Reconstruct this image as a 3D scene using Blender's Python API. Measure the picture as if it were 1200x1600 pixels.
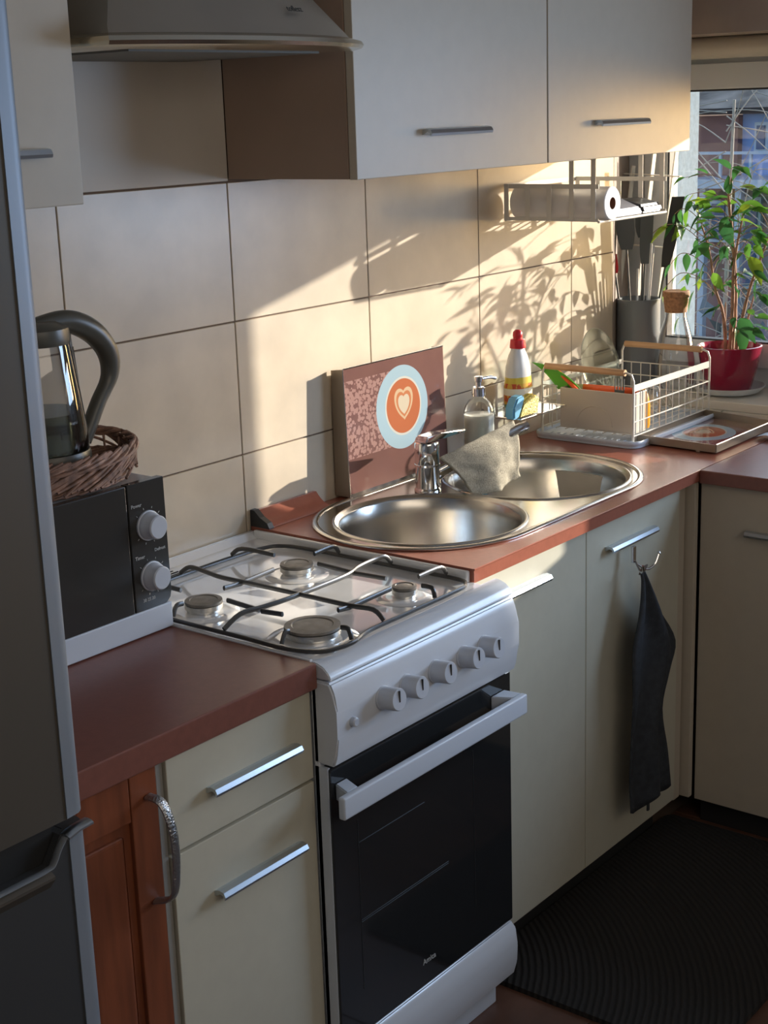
import bpy, bmesh, math, random
from mathutils import Vector, Matrix
random.seed(7)
C = bpy.context.scene.collection
for _o in list(bpy.data.objects): bpy.data.objects.remove(_o)

# ---------------------------------------------------------------- camera, sky, sun, exposure
F = -0.08                                   # floor height; the worktop is at 0.86
scn = bpy.context.scene
cd = bpy.data.cameras.new('camera'); cam = bpy.data.objects.new('camera', cd); C.objects.link(cam)
cd.sensor_fit = 'HORIZONTAL'; cd.sensor_width = 36; cd.lens = 2340.3 / 1200 * 36; cd.clip_start = .05; cd.clip_end = 200
_r = Vector((0.61787, -0.78562, -0.03220)); _u = Vector((0.22314, 0.13593, 0.96526)); _f = Vector((0.75395, 0.60359, -0.25929))
m = Matrix((_r, _u, -_f)).transposed().to_4x4(); m.translation = Vector((-1.73088, -2.15401, 1.70962)); cam.matrix_world = m
scn.camera = cam

w = bpy.data.worlds.new('sky'); scn.world = w; w.use_nodes = True
nt = w.node_tree; bg = nt.nodes['Background']
sky = nt.nodes.new('ShaderNodeTexSky'); sky.sky_type = 'NISHITA'; sky.sun_disc = False
sky.sun_elevation = math.radians(16); sky.sun_rotation = math.radians(110); sky.air_density = 1.0; sky.dust_density = 1.5
nt.links.new(sky.outputs[0], bg.inputs[0]); bg.inputs[1].default_value = 0.55

SUN = Vector((-1, .50, -.24)).normalized()
sl = bpy.data.lights.new('sun', 'SUN'); sun = bpy.data.objects.new('sun', sl); C.objects.link(sun)
sl.energy = 10.8; sl.angle = math.radians(.6); sl.color = (1, .92, .80)
sun.rotation_euler = SUN.to_track_quat('-Z', 'Y').to_euler(); sun.location = (6, -2, 4)

def area(name, loc, direction, sx, sy, power, col):
    l = bpy.data.lights.new(name, 'AREA'); l.shape = 'RECTANGLE'; l.size = sx; l.size_y = sy; l.energy = power; l.color = col
    o = bpy.data.objects.new(name, l); C.objects.link(o); o.location = loc
    o.rotation_euler = Vector(direction).to_track_quat('-Z', 'Y').to_euler(); return o
area('fill_second_window', (2.22, -1.98, 1.52), (-1, .10, -.30), 1.2, .8, 42, (.50, .70, 1))  # added fill lamp inside the room, standing in for soft sky light
area('fill_room_behind', (-1.0, -3.2, 2.0), (.25, 1, .08), 2.4, .8, 13.5, (1, .86, .70))  # added warm fill lamp behind the camera, no real source there
scn.view_settings.view_transform = 'Standard'; scn.view_settings.look = 'None'
scn.view_settings.gamma = 1; scn.view_settings.use_curve_mapping = False
scn.view_settings.exposure = -0.14

# ---------------------------------------------------------------- materials
def M(name, col, rough=.5, metal=0., noise=None, bump=None, spec=.5, coat=0, coords='Object', col2=None, emit=None, stretch=None):
    mt = bpy.data.materials.new(name); mt.use_nodes = True; n = mt.node_tree; b = n.nodes['Principled BSDF']
    b.inputs['Base Color'].default_value = (*col, 1); b.inputs['Roughness'].default_value = rough
    b.inputs['Metallic'].default_value = metal; b.inputs['Specular IOR Level'].default_value = spec
    b.inputs['Coat Weight'].default_value = coat; b.inputs['Coat Roughness'].default_value = .08
    tc = n.nodes.new('ShaderNodeTexCoord'); vec = tc.outputs[coords]
    if stretch:
        mp = n.nodes.new('ShaderNodeMapping'); mp.inputs['Scale'].default_value = stretch; n.links.new(vec, mp.inputs[0]); vec = mp.outputs[0]
    if noise:
        nz = n.nodes.new('ShaderNodeTexNoise'); nz.inputs['Scale'].default_value = noise[0]; nz.inputs['Detail'].default_value = 4
        n.links.new(vec, nz.inputs['Vector']); r = n.nodes.new('ShaderNodeValToRGB')
        a = noise[1]; c2 = col2 or tuple(min(1, c * (1 + a)) for c in col); c1 = tuple(c * (1 - a) for c in col) if not col2 else col
        r.color_ramp.elements[0].color = (*c1, 1); r.color_ramp.elements[1].color = (*c2, 1)
        r.color_ramp.elements[0].position = .32; r.color_ramp.elements[1].position = .68
        n.links.new(nz.outputs[0], r.inputs[0]); n.links.new(r.outputs[0], b.inputs['Base Color'])
    if bump:
        bz = n.nodes.new('ShaderNodeTexNoise'); bz.inputs['Scale'].default_value = bump[0]; bz.inputs['Detail'].default_value = 3
        n.links.new(vec, bz.inputs['Vector']); bp = n.nodes.new('ShaderNodeBump'); bp.inputs['Strength'].default_value = bump[1]
        bp.inputs['Distance'].default_value = .002; n.links.new(bz.outputs[0], bp.inputs['Height']); n.links.new(bp.outputs[0], b.inputs['Normal'])
    if emit: b.inputs['Emission Color'].default_value = (*emit[0], 1); b.inputs['Emission Strength'].default_value = emit[1]
    return mt

def GLASS(name, tint=(1, 1, 1), refl=.9, rough=.02, base=.04):
    mt = bpy.data.materials.new(name); mt.use_nodes = True; n = mt.node_tree; n.nodes.clear()
    out = n.nodes.new('ShaderNodeOutputMaterial'); mx = n.nodes.new('ShaderNodeMixShader')
    t = n.nodes.new('ShaderNodeBsdfTransparent'); t.inputs[0].default_value = (*tint, 1)
    g = n.nodes.new('ShaderNodeBsdfGlossy'); g.inputs['Roughness'].default_value = rough; g.inputs[0].default_value = (refl, refl, refl, 1)
    lw = n.nodes.new('ShaderNodeLayerWeight'); lw.inputs[0].default_value = .35
    ma = n.nodes.new('ShaderNodeMath'); ma.operation = 'MULTIPLY_ADD'; ma.inputs[1].default_value = .75; ma.inputs[2].default_value = base; ma.use_clamp = True
    n.links.new(lw.outputs['Fresnel'], ma.inputs[0]); n.links.new(ma.outputs[0], mx.inputs[0])
    n.links.new(t.outputs[0], mx.inputs[1]); n.links.new(g.outputs[0], mx.inputs[2]); n.links.new(mx.outputs[0], out.inputs[0]); return mt

m_tile = M('beige_tile', (.60, .512, .395), .30, noise=(7, .10), bump=(60, .08))
m_grout = M('grout', (.16, .11, .08), .9)
m_board = M('plain_wall_panel', (.52, .465, .39), .45, noise=(5, .05))
m_plaster = M('wall_plaster', (.62, .55, .46), .8, noise=(20, .04), bump=(80, .1))
m_ceiling = M('ceiling_paint', (.75, .73, .70), .9)
m_cream = M('cream_laminate', (.56, .535, .43), .42, noise=(30, .02))
m_cream_up = M('upper_cream_laminate', (.52, .455, .36), .42, noise=(30, .02))
m_brown = M('tan_side_laminate', (.34, .24, .18), .5, noise=(6, .05))
m_edge = M('edge_band', (.60, .53, .36), .5)
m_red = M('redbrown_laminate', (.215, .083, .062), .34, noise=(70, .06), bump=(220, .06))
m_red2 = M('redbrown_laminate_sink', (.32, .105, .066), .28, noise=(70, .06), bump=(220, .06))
m_alu = M('brushed_aluminium', (.62, .68, .74), .3, 1, stretch=(4, 300, 300), bump=(1, .05))
m_chrome = M('chrome', (.75, .75, .76), .07, 1)
m_steel = M('sink_steel', (.62, .60, .56), .20, 1, noise=(2, .05), stretch=(1, 1, 1), bump=(90, .03))
m_bowl = M('bowl_steel', (.60, .58, .54), .24, 1, bump=(6, .06), stretch=(14, 14, .5))
m_hood = M('hood_steel', (.46, .42, .36), .42, .9, noise=(4, .06))
m_hoodrim = M('hood_rim_steel', (.66, .62, .52), .22, 1)
m_white = M('white_enamel', (.68, .72, .78), .22, coat=.3)
m_hob = M('hob_enamel', (.80, .81, .82), .08, spec=.8, coat=1, noise=(6, .03))
m_whitep = M('white_plastic', (.60, .66, .75), .35)
m_knob = M('knob_plastic', (.55, .59, .66), .38)
m_blackglass = M('black_oven_glass', (.018, .019, .020), .08, spec=.6)
m_black = M('black_plastic', (.03, .03, .03), .4)
m_darkslot = M('dark_slot', (.01, .01, .01), .7)
m_mw = M('microwave_black', (.045, .043, .040), .16, spec=.5)
m_mwbody = M('microwave_grey_paint', (.36, .37, .38), .35)
m_print = M('pale_print', (.55, .55, .54), .6)
m_iron = M('black_grate_enamel', (.055, .052, .048), .28, spec=.7)
m_cap = M('burner_cap', (.20, .18, .155), .45, noise=(60, .25))
m_ring = M('burner_ring_metal', (.66, .64, .60), .3, 1, noise=(50, .15))
m_fridge = M('fridge_dark_steel', (.105, .092, .075), .5, .4, bump=(3, .03), stretch=(1, 1, 60))
m_fridgel = M('fridge_lower_steel', (.065, .068, .072), .5, .4)
m_fredge = M('fridge_edge_silver', (.26, .29, .33), .5, .4)  # silver body grey; on the door edges it carries window sheen
m_wood = M('orange_wood', (.20, .058, .024), .38, noise=(5, .3), stretch=(6, 6, .8), bump=(20, .05))
m_woodl = M('light_beech', (.60, .36, .19), .45, noise=(10, .15), stretch=(8, 1, 8))
m_cork = M('cork', (.38, .20, .105), .75, noise=(120, .3), bump=(150, .2))
m_glass = GLASS('clear_glass'); m_window = GLASS('window_pane', refl=.5, base=.02)
m_greenglass = GLASS('green_tinted_plate_glass', (.92, .97, .95), base=.06)
m_kglass = GLASS('kettle_glass', (.80, .80, .80), base=.06)
m_water = GLASS('water', (.40, .44, .40), base=.05)
m_kblack = M('kettle_plastic', (.085, .08, .065), .35)
m_wicker = M('wicker', (.27, .155, .11), .6, noise=(60, .45))
m_upvc = M('window_upvc', (.60, .63, .66), .3)
m_gasket = M('window_gasket', (.03, .035, .045), .5)
m_reveal = M('rough_outer_render', (.13, .19, .25), .9, bump=(40, .8), noise=(60, .15))
m_casette = M('blind_cassette', (.56, .52, .45), .4)
m_sill = M('sill_white', (.72, .69, .62), .3)
m_rug = M('dark_rug', (.022, .019, .017), .95, noise=(90, .3))
m_floor = M('terracotta_floor_tile', (.12, .055, .035), .4, noise=(8, .3))
m_towel = M('charcoal_towel', (.035, .040, .048), .9, noise=(60, .2), bump=(260, .4))
m_cloth = M('grey_terry', (.36, .32, .24), .95, noise=(260, .22), bump=(500, 1.0))
m_clothb = M('blue_cloth', (.16, .36, .46), .9, bump=(300, .5))
m_wire = M('white_wire', (.70, .67, .60), .35)
m_paper = M('white_paper_roll', (.78, .76, .74), .8, bump=(60, .2))
m_core = M('cardboard_core', (.22, .11, .07), .8)
m_foil = M('foil_sleeve', (.62, .66, .80), .22, .7)
m_jar = M('grey_ceramic', (.17, .19, .21), .4)
m_red_ = M('red_plastic', (.62, .02, .03), .3)
m_darkgrey = M('dark_utensil_plastic', (.075, .085, .09), .4)
m_pot = M('crimson_glaze', (.30, .012, .045), .12, coat=.6)
m_saucer = M('white_saucer', (.66, .70, .74), .35)
m_soil = M('soil', (.16, .09, .06), .95, noise=(60, .4), bump=(90, 1))
m_bark = M('bark', (.36, .21, .15), .8, noise=(40, .3), bump=(60, .5))
m_twig = M('twig', (.33, .22, .15), .8)
m_lime = M('lime_plastic', (.16, .55, .06), .35)
m_orange = M('orange_plastic', (.85, .13, .03), .35)
m_amber = M('amber_liquid', (.85, .38, .03), .25)
m_bottle = M('white_bottle', (.74, .73, .70), .25)
m_cream_t = M('cutlery_box_plastic', (.60, .55, .47), .4)
m_blueplastic = M('blue_plastic', (.16, .42, .60), .4)
m_tag = M('paper_strip', (.55, .68, .85), .6)

def leafmat():
    mt = bpy.data.materials.new('ficus_leaf'); mt.use_nodes = True; n = mt.node_tree; b = n.nodes['Principled BSDF']; out = n.nodes['Material Output']
    oi = n.nodes.new('ShaderNodeObjectInfo'); r = n.nodes.new('ShaderNodeValToRGB'); e = r.color_ramp.elements
    e[0].color = (.035, .13, .045, 1); e[1].color = (.34, .45, .04, 1); e[1].position = 1
    x = e.new(.55); x.color = (.06, .21, .05, 1); x = e.new(.85); x.color = (.14, .32, .04, 1)
    n.links.new(oi.outputs['Random'], r.inputs[0]); n.links.new(r.outputs[0], b.inputs['Base Color']); b.inputs['Roughness'].default_value = .35
    tr = n.nodes.new('ShaderNodeBsdfTranslucent'); n.links.new(r.outputs[0], tr.inputs[0]); mx = n.nodes.new('ShaderNodeMixShader'); mx.inputs[0].default_value = .4
    n.links.new(b.outputs[0], mx.inputs[1]); n.links.new(tr.outputs[0], mx.inputs[2]); n.links.new(mx.outputs[0], out.inputs[0]); return mt
m_leaf = leafmat()

class G:                                     # tiny node-math helper for printed pictures
    def __init__(s, mt): s.n = mt.node_tree
    def v(s, x, inp):
        if isinstance(x, (int, float)): inp.default_value = x
        else: s.n.links.new(x, inp)
    def op(s, o, a, b=0, c=0):
        k = s.n.nodes.new('ShaderNodeMath'); k.operation = o; s.v(a, k.inputs[0]); s.v(b, k.inputs[1]); s.v(c, k.inputs[2]); return k.outputs[0]
    def mix(s, f, a, b):
        k = s.n.nodes.new('ShaderNodeMix'); k.data_type = 'RGBA'; s.v(f, k.inputs[0])
        for x, i in ((a, 6), (b, 7)):
            if isinstance(x, tuple): k.inputs[i].default_value = (*x, 1)
            else: s.n.links.new(x, k.inputs[i])
        return k.outputs[2]

def coffee_print():
    """Printed picture, UV in metres: u along the long side, v up."""
    mt = M('coffee_print', (.3, .1, .08), .16, coat=.5); g = G(mt); n = mt.node_tree
    uv = n.nodes.new('ShaderNodeUVMap'); sp = n.nodes.new('ShaderNodeSeparateXYZ'); n.links.new(uv.outputs[0], sp.inputs[0]); u, v = sp.outputs[0], sp.outputs[1]
    vo = n.nodes.new('ShaderNodeTexVoronoi'); vo.inputs['Scale'].default_value = 120; n.links.new(uv.outputs[0], vo.inputs['Vector'])
    wv = n.nodes.new('ShaderNodeTexNoise'); wv.inputs['Scale'].default_value = 60; n.links.new(uv.outputs[0], wv.inputs['Vector'])
    big = n.nodes.new('ShaderNodeTexNoise'); big.inputs['Scale'].default_value = 9; n.links.new(uv.outputs[0], big.inputs['Vector'])
    bean = g.mix(g.op('GREATER_THAN', vo.outputs['Distance'], .56), (.34, .21, .185), (.11, .055, .05))
    bean = g.mix(g.op('MULTIPLY', wv.outputs[0], .6), bean, (.28, .15, .135))
    inb = g.op('MULTIPLY', g.op('LESS_THAN', u, .23), g.op('MULTIPLY', g.op('GREATER_THAN', v, .085), g.op('LESS_THAN', v, .262)))
    plain = g.mix(big.outputs[0], (.19, .095, .08), (.13, .065, .058))
    col = g.mix(inb, plain, bean)
    def disc(cu, cv, r): return g.op('LESS_THAN', g.op('SQRT', g.op('ADD', g.op('POWER', g.op('ABSOLUTE', g.op('SUBTRACT', u, cu)), 2), g.op('POWER', g.op('ABSOLUTE', g.op('SUBTRACT', v, cv)), 2))), r)
    cu, cv = .208, .172
    col = g.mix(disc(cu, cv, .098), col, (.31, .43, .50)); col = g.mix(disc(cu + .004, cv + .002, .069), col, (.50, .50, .45)); col = g.mix(disc(cu + .004, cv + .002, .064), col, (.40, .125, .055))
    def heart(k):
        X = g.op('DIVIDE', g.op('SUBTRACT', u, cu + .006), k); Y = g.op('DIVIDE', g.op('SUBTRACT', v, cv + .002), k * 1.1)
        X2 = g.op('MULTIPLY', X, X); Y2 = g.op('MULTIPLY', Y, Y); a = g.op('SUBTRACT', g.op('ADD', X2, Y2), 1)
        a3 = g.op('MULTIPLY', g.op('MULTIPLY', a, a), a); return g.op('LESS_THAN', g.op('SUBTRACT', a3, g.op('MULTIPLY', X2, g.op('MULTIPLY', Y2, Y))), 0)
    for k, c in ((.031, (.52, .38, .24)), (.025, (.44, .17, .08)), (.019, (.52, .45, .34))): col = g.mix(heart(k), col, c)
    n.links.new(col, n.nodes['Principled BSDF'].inputs['Base Color']); return mt
m_coffee = coffee_print()

def label_print():
    mt = M('bottle_label', (.7, .4, .05), .3); g = G(mt); n = mt.node_tree
    tc = n.nodes.new('ShaderNodeTexCoord'); sp = n.nodes.new('ShaderNodeSeparateXYZ'); n.links.new(tc.outputs['Generated'], sp.inputs[0]); z = sp.outputs[2]
    x = g.op('SUBTRACT', g.op('MULTIPLY', sp.outputs[0], .62), g.op('MULTIPLY', sp.outputs[1], .78))
    nz = n.nodes.new('ShaderNodeTexNoise'); nz.inputs['Scale'].default_value = 5; n.links.new(tc.outputs['Generated'], nz.inputs[0])
    col = g.mix(g.op('GREATER_THAN', nz.outputs[0], .52), (.72, .40, .05), (.62, .10, .03))
    col = g.mix(g.op('MULTIPLY', g.op('GREATER_THAN', z, .42), g.op('LESS_THAN', z, .64)), col, (.82, .76, .60))
    col = g.mix(g.op('GREATER_THAN', z, .80), col, (.70, .52, .06)); col = g.mix(g.op('LESS_THAN', z, .12), col, (.10, .22, .12))
    n.links.new(col, n.nodes['Principled BSDF'].inputs['Base Color']); return mt
m_label = label_print()

def ribmat():
    mt = M('ribbed_dark_rug', (.022, .019, .017), .95); n = mt.node_tree; g = G(mt)
    tc = n.nodes.new('ShaderNodeTexCoord'); w_ = n.nodes.new('ShaderNodeTexWave'); w_.wave_type = 'RINGS'; w_.rings_direction = 'SPHERICAL'
    w_.inputs['Scale'].default_value = 22; w_.inputs['Distortion'].default_value = 1.0
    mp = n.nodes.new('ShaderNodeMapping'); mp.inputs['Location'].default_value = (-.35, .15, 0); n.links.new(tc.outputs['Object'], mp.inputs[0]); n.links.new(mp.outputs[0], w_.inputs[0])
    n.links.new(g.mix(w_.outputs['Fac'], (.017, .0145, .013), (.024, .021, .018)), n.nodes['Principled BSDF'].inputs['Base Color'])
    bp = n.nodes.new('ShaderNodeBump'); bp.inputs['Distance'].default_value = .004; n.links.new(w_.outputs['Fac'], bp.inputs['Height']); n.links.new(bp.outputs[0], n.nodes['Principled BSDF'].inputs['Normal'])
    return mt
m_rug = ribmat()

# ---------------------------------------------------------------- mesh helpers (all in world coordinates)
def off(o):
    v = Vector((0, 0, 0))
    while o: v += o.location; o = o.parent
    return v
def obj(name, bm, mat, parent=None, smooth=False, label=None, mats=None):
    me = bpy.data.meshes.new(name); d = off(parent)
    bmesh.ops.translate(bm, verts=bm.verts, vec=-d); bmesh.ops.recalc_face_normals(bm, faces=bm.faces)
    bm.to_mesh(me); bm.free(); me.materials.append(mat)
    for x in mats or (): me.materials.append(x)
    o = bpy.data.objects.new(name, me); C.objects.link(o); o.parent = parent
    if smooth:
        for p in me.polygons: p.use_smooth = True
        if smooth != 2: me.set_sharp_from_angle(angle=math.radians(38))
    if label: o['label'] = label
    return o
def thing(name, label, cat, loc, group=None):
    o = bpy.data.objects.new(name, None); C.objects.link(o); o.location = loc; o.empty_display_size = .05
    o['label'] = label; o['category'] = cat
    if group: o['group'] = group
    return o
def tag(o, label, cat, group=None):
    o['label'] = label; o['category'] = cat
    if group: o['group'] = group
    return o
def struct(name, bm, mat, **k): o = obj(name, bm, mat, **k); o['kind'] = 'structure'; return o
def BM(): return bmesh.new()
def box(bm, x0, x1, y0, y1, z0, z1, bev=0, seg=2):
    r = bmesh.ops.create_cube(bm, size=1)['verts']
    for v in r: v.co = Vector(((x0 + x1) / 2 + v.co.x * (x1 - x0), (y0 + y1) / 2 + v.co.y * (y1 - y0), (z0 + z1) / 2 + v.co.z * (z1 - z0)))
    if bev:
        ed = list({e for v in r for e in v.link_edges})
        bmesh.ops.bevel(bm, geom=ed, offset=bev, segments=seg, affect='EDGES', profile=.6)
    return bm
def B(*a, **k): return box(BM(), *a, **k)
def prism(bm, pts, axis, a, b, bev=0):
    """pts: polygon in the two axes other than axis (in xyz order), swept from a to b along axis"""
    def P(p, t):
        q = list(p); q.insert('xyz'.index(axis), t); return Vector(q)
    va = [bm.verts.new(P(p, a)) for p in pts]; vb = [bm.verts.new(P(p, b)) for p in pts]; n = len(pts)
    bm.faces.new(va); bm.faces.new(vb[::-1])
    for i in range(n): bm.faces.new((va[i], va[(i + 1) % n], vb[(i + 1) % n], vb[i]))
    if bev:
        bmesh.ops.bevel(bm, geom=list({e for v in va + vb for e in v.link_edges}), offset=bev, segments=2, affect='EDGES')
    return bm
def lathe(bm, prof, c, axis=(0, 0, 1), seg=32, sx=1, sy=1, close=False):
    """prof: (radius, height) along axis from c"""
    q = Vector((0, 0, 1)).rotation_difference(Vector(axis).normalized()); c = Vector(c); rings = []
    for r, h in prof:
        if r < 1e-6: rings.append([bm.verts.new(c + q @ Vector((0, 0, h)))]); continue
        rings.append([bm.verts.new(c + q @ Vector((math.cos(t) * r * sx, math.sin(t) * r * sy, h))) for t in (2 * math.pi * i / seg for i in range(seg))])
    for A, D in zip(rings, rings[1:]):
        for i in range(seg):
            j = (i + 1) % seg
            if len(A) == 1 and len(D) == 1: break
            if len(A) == 1: bm.faces.new((A[0], D[i], D[j]))
            elif len(D) == 1: bm.faces.new((A[i], A[j], D[0]))
            else: bm.faces.new((A[i], A[j], D[j], D[i]))
    if close:
        for R in (rings[0], rings[-1]):
            if len(R) > 1: bm.faces.new(R)
    return bm
def tube(bm, pts, r, seg=8, closed=False, flat=None, caps=True):
    """round (or flat = (half width, half height)) sweep along points; r may be a list"""
    P = [Vector(p) for p in pts]; n = len(P); rs = r if isinstance(r, (list, tuple)) else [r] * n
    T = []
    for i in range(n):
        a = P[(i - 1) % n] if closed or i else P[0]; b = P[(i + 1) % n] if closed or i < n - 1 else P[-1]
        T.append((b - a).normalized() if (b - a).length > 1e-9 else Vector((0, 0, 1)))
    up = Vector((0, 0, 1)) if abs(T[0].z) < .95 else Vector((0, 1, 0)); N = (up - T[0] * up.dot(T[0])).normalized(); rings = []
    for i in range(n):
        N = (N - T[i] * N.dot(T[i])).normalized(); Bn = T[i].cross(N); ring = []
        for k in range(seg):
            t = 2 * math.pi * (k + .5) / seg
            if flat: ring.append(bm.verts.new(P[i] + Bn * (flat[0] * (1 if math.cos(t) > 0 else -1)) + N * (flat[1] * (1 if math.sin(t) > 0 else -1))) if seg == 4 else bm.verts.new(P[i] + Bn * flat[0] * math.cos(t) + N * flat[1] * math.sin(t)))
            else: ring.append(bm.verts.new(P[i] + Bn * rs[i] * math.cos(t) + N * rs[i] * math.sin(t)))
        rings.append(ring)
    for i in range(n if closed else n - 1):
        A, D = rings[i], rings[(i + 1) % n]
        for k in range(seg): bm.faces.new((A[k], A[(k + 1) % seg], D[(k + 1) % seg], D[k]))
    if caps and not closed: bm.faces.new(rings[0]); bm.faces.new(rings[-1])
    return bm
def smoothline(pts, sub=4, closed=False):
    P = [Vector(p) for p in pts]; n = len(P); out = []
    for i in range(n if closed else n - 1):
        g = lambda k: P[k % n] if closed else P[max(0, min(n - 1, k))]
        a, b, c, d = g(i - 1), g(i), g(i + 1), g(i + 2)
        for s in range(sub):
            t = s / sub; out.append(.5 * ((2 * b) + (c - a) * t + (2 * a - 5 * b + 4 * c - d) * t * t + (3 * b - a - 3 * c + d) * t ** 3))
    if not closed: out.append(P[-1])
    return out
def holed(bm, outer, holes, z):
    """flat face at height z with holes"""
    loops = []
    for lp in [outer] + holes:
        vs = [bm.verts.new((x, y, z)) for x, y in lp]; loops.append(vs)
    ed = [bm.edges.new((vs[i], vs[(i + 1) % len(vs)])) for vs in loops for i in range(len(vs))]
    bmesh.ops.triangle_fill(bm, edges=ed, use_beauty=True); return loops
def holed_slab(bm, outer, holes, z0, z1):
    a = holed(bm, outer, holes, z1); b = holed(bm, outer, holes, z0)
    for A, D in zip(a, b):
        for i in range(len(A)): j = (i + 1) % len(A); bm.faces.new((A[i], A[j], D[j], D[i]))
    return bm
def circle(cx, cy, r, n=64): return [(cx + r * math.cos(2 * math.pi * i / n), cy + r * math.sin(2 * math.pi * i / n)) for i in range(n)]
def stadium(x0, x1, y, r, n=28):
    a = [(x1 + r * math.cos(t), y + r * math.sin(t)) for t in (-math.pi / 2 + math.pi * i / n for i in range(n + 1))]
    b = [(x0 + r * math.cos(t), y + r * math.sin(t)) for t in (math.pi / 2 + math.pi * i / n for i in range(n + 1))]
    return a + b
def rrect(x0, x1, y0, y1, r, n=6):
    out = []
    for cx, cy, a in ((x1 - r, y1 - r, 0), (x0 + r, y1 - r, 90), (x0 + r, y0 + r, 180), (x1 - r, y0 + r, 270)):
        for i in range(n + 1): t = math.radians(a + 90 * i / n); out.append((cx + r * math.cos(t), cy + r * math.sin(t)))
    return out
def text(name, s, size, loc, xdir, ydir, mat, parent, ext=.0004):
    cu = bpy.data.curves.new(name, 'FONT'); cu.body = s; cu.size = size; cu.extrude = ext; cu.align_x = 'CENTER'; cu.align_y = 'CENTER'; cu.resolution_u = 3
    o = bpy.data.objects.new(name, cu); C.objects.link(o); dg = bpy.context.evaluated_depsgraph_get(); me = bpy.data.meshes.new_from_object(o.evaluated_get(dg))
    bpy.data.objects.remove(o); me.name = name; X = Vector(xdir).normalized(); Y = Vector(ydir).normalized(); Z = X.cross(Y)
    mt = Matrix((X, Y, Z)).transposed().to_4x4(); mt.translation = Vector(loc) - off(parent); me.transform(mt); me.materials.clear(); me.materials.append(mat)
    r = bpy.data.objects.new(name, me); C.objects.link(r); r.parent = parent; return r

# ================================================================= THE ROOM
XE = [-1.2, -.8316, -.3909, .0498, .4905, .9312, 1.3719, 1.8126, 2.04]
ZE = [.7367, 1.0175, 1.2983, 1.5791]
wb = struct('wall_back', B(-1.7, 2.04, .004, .16, F, 2.5), m_grout)
for i in range(len(XE) - 1):
    for j in range(3):
        if XE[i] < -.5: continue
        g = .0016; o = obj('tile', B(XE[i] + g, XE[i + 1] - g, 0, .009, ZE[j] + g, ZE[j + 1] - g, bev=.0009, seg=1), m_tile, wb)
struct('trim_1', B(-1.7, .4905, -.003, .004, 1.5815, 2.5, bev=.001), m_board)
struct('floor', B(-3.2, 2.5, -3.7, .16, F - .06, F), m_grout)
flo = bpy.data.objects['floor']
for i in range(7):
    for j in range(5):
        x, y = -.3 + i * .3, -2.0 + j * .3
        if x < 1.5: obj('tile', B(x + .002, x + .298, y + .002, y + .298, F, F + .004, bev=.001, seg=1), m_floor, flo)
struct('ceiling', B(-3.2, 2.5, -3.7, .16, 2.5, 2.56), m_ceiling)
struct('wall_left', B(-3.3, -3.2, -3.7, .16, F, 2.5), m_plaster)
struct('wall_front', B(-3.2, 2.5, -3.8, -3.7, F, 2.5), m_plaster)
struct('wall_return', B(-3.2, -1.7, .06, .16, F, 2.5), m_plaster)
# window wall: inner face x = 2.05, two openings
bm = BM()
box(bm, 2.05, 2.48, -3.7, .16, F, .874)
box(bm, 2.05, 2.48, -3.7, .16, 1.875, 2.5)
prism(bm, [(2.04, 0), (2.287, .091), (2.34, .091), (2.34, -.03), (2.48, -.03), (2.48, .16), (2.04, .16)], 'z', .874, 1.875)
box(bm, 2.05, 2.48, -1.122, -1.032, .874, 1.875); box(bm, 2.05, 2.48, -2.7, -1.122, .874, .996)
box(bm, 2.05, 2.48, -3.7, -2.7, .874, 1.875)
wr = struct('wall_right', bm, M('brownish_wall_paint', (.38, .31, .27), .85, noise=(15, .05)))
struct('trim_2', B(2.34, 2.484, -.034, -.0305, .88, 1.87), m_reveal)              # rough rendered outer reveal
struct('windowsill', B(2.042, 2.30, -1.03, .03, .875, .900, bev=.003), m_sill)
so = bpy.data.objects['windowsill']
for a, b in ((-.345, .02), (-.655, -.349)):
    obj('tile', B(2.036, 2.05, a, b, .862, .8745, bev=.001), m_sill, so)
def window(n, y0, y1, zb=.90):
    wn = struct('window_%d' % n, BM(), m_upvc); f = .135
    bm = BM(); x0, x1 = 2.285, 2.335
    for yy, zz in (((y0, y0 + f), (zb, 1.875)), ((y1 - f, y1), (zb, 1.875)), ((y0 + f, y1 - f), (zb, zb + .128)), ((y0 + f, y1 - f), (1.735, 1.875))):
        box(bm, x0, x1, yy[0], yy[1], zz[0], zz[1], bev=.002)
    obj('window_frame', bm, m_upvc, wn)
    bm = BM(); q = .012                                                          # raised sash lip
    for yy, zz in (((y0 + f - .075, y0 + f), (zb + .058, 1.735 + .07)), ((y1 - f, y1 - f + .075), (zb + .058, 1.735 + .07)), ((y0 + f, y1 - f), (zb + .058, zb + .128)), ((y0 + f, y1 - f), (1.735, 1.805))):
        box(bm, x0 - .016, x0 + .004, yy[0], yy[1], zz[0], zz[1], bev=.003)
    obj('sash', bm, m_upvc, wn)
    bm = BM(); k = .005
    for yy, zz in (((y0 + f, y0 + f + k), (zb + .128, 1.735)), ((y1 - f - k, y1 - f), (zb + .128, 1.735)), ((y0 + f, y1 - f), (zb + .128, zb + .128 + k)), ((y0 + f, y1 - f), (1.735 - k, 1.735))):
        box(bm, x0 - .012, x0 + .02, yy[0], yy[1], zz[0], zz[1])
    obj('gasket', bm, m_gasket, wn)
    obj('pane', B(2.302, 2.306, y0 + f, y1 - f, zb + .128, 1.735), m_window, wn)
    return wn
window(1, -1.031, .09); window(2, -2.698, -1.123, .998)  # second window is added out of view to bring in the sun strip
t = thing('sun_trim_blind', 'added half-lowered cream blind, out of view, that trims sun through the second window', 'blind', (2.25, -1.9, 1.85))  # unseen blind added to cut the upper sun of the second window
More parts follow.
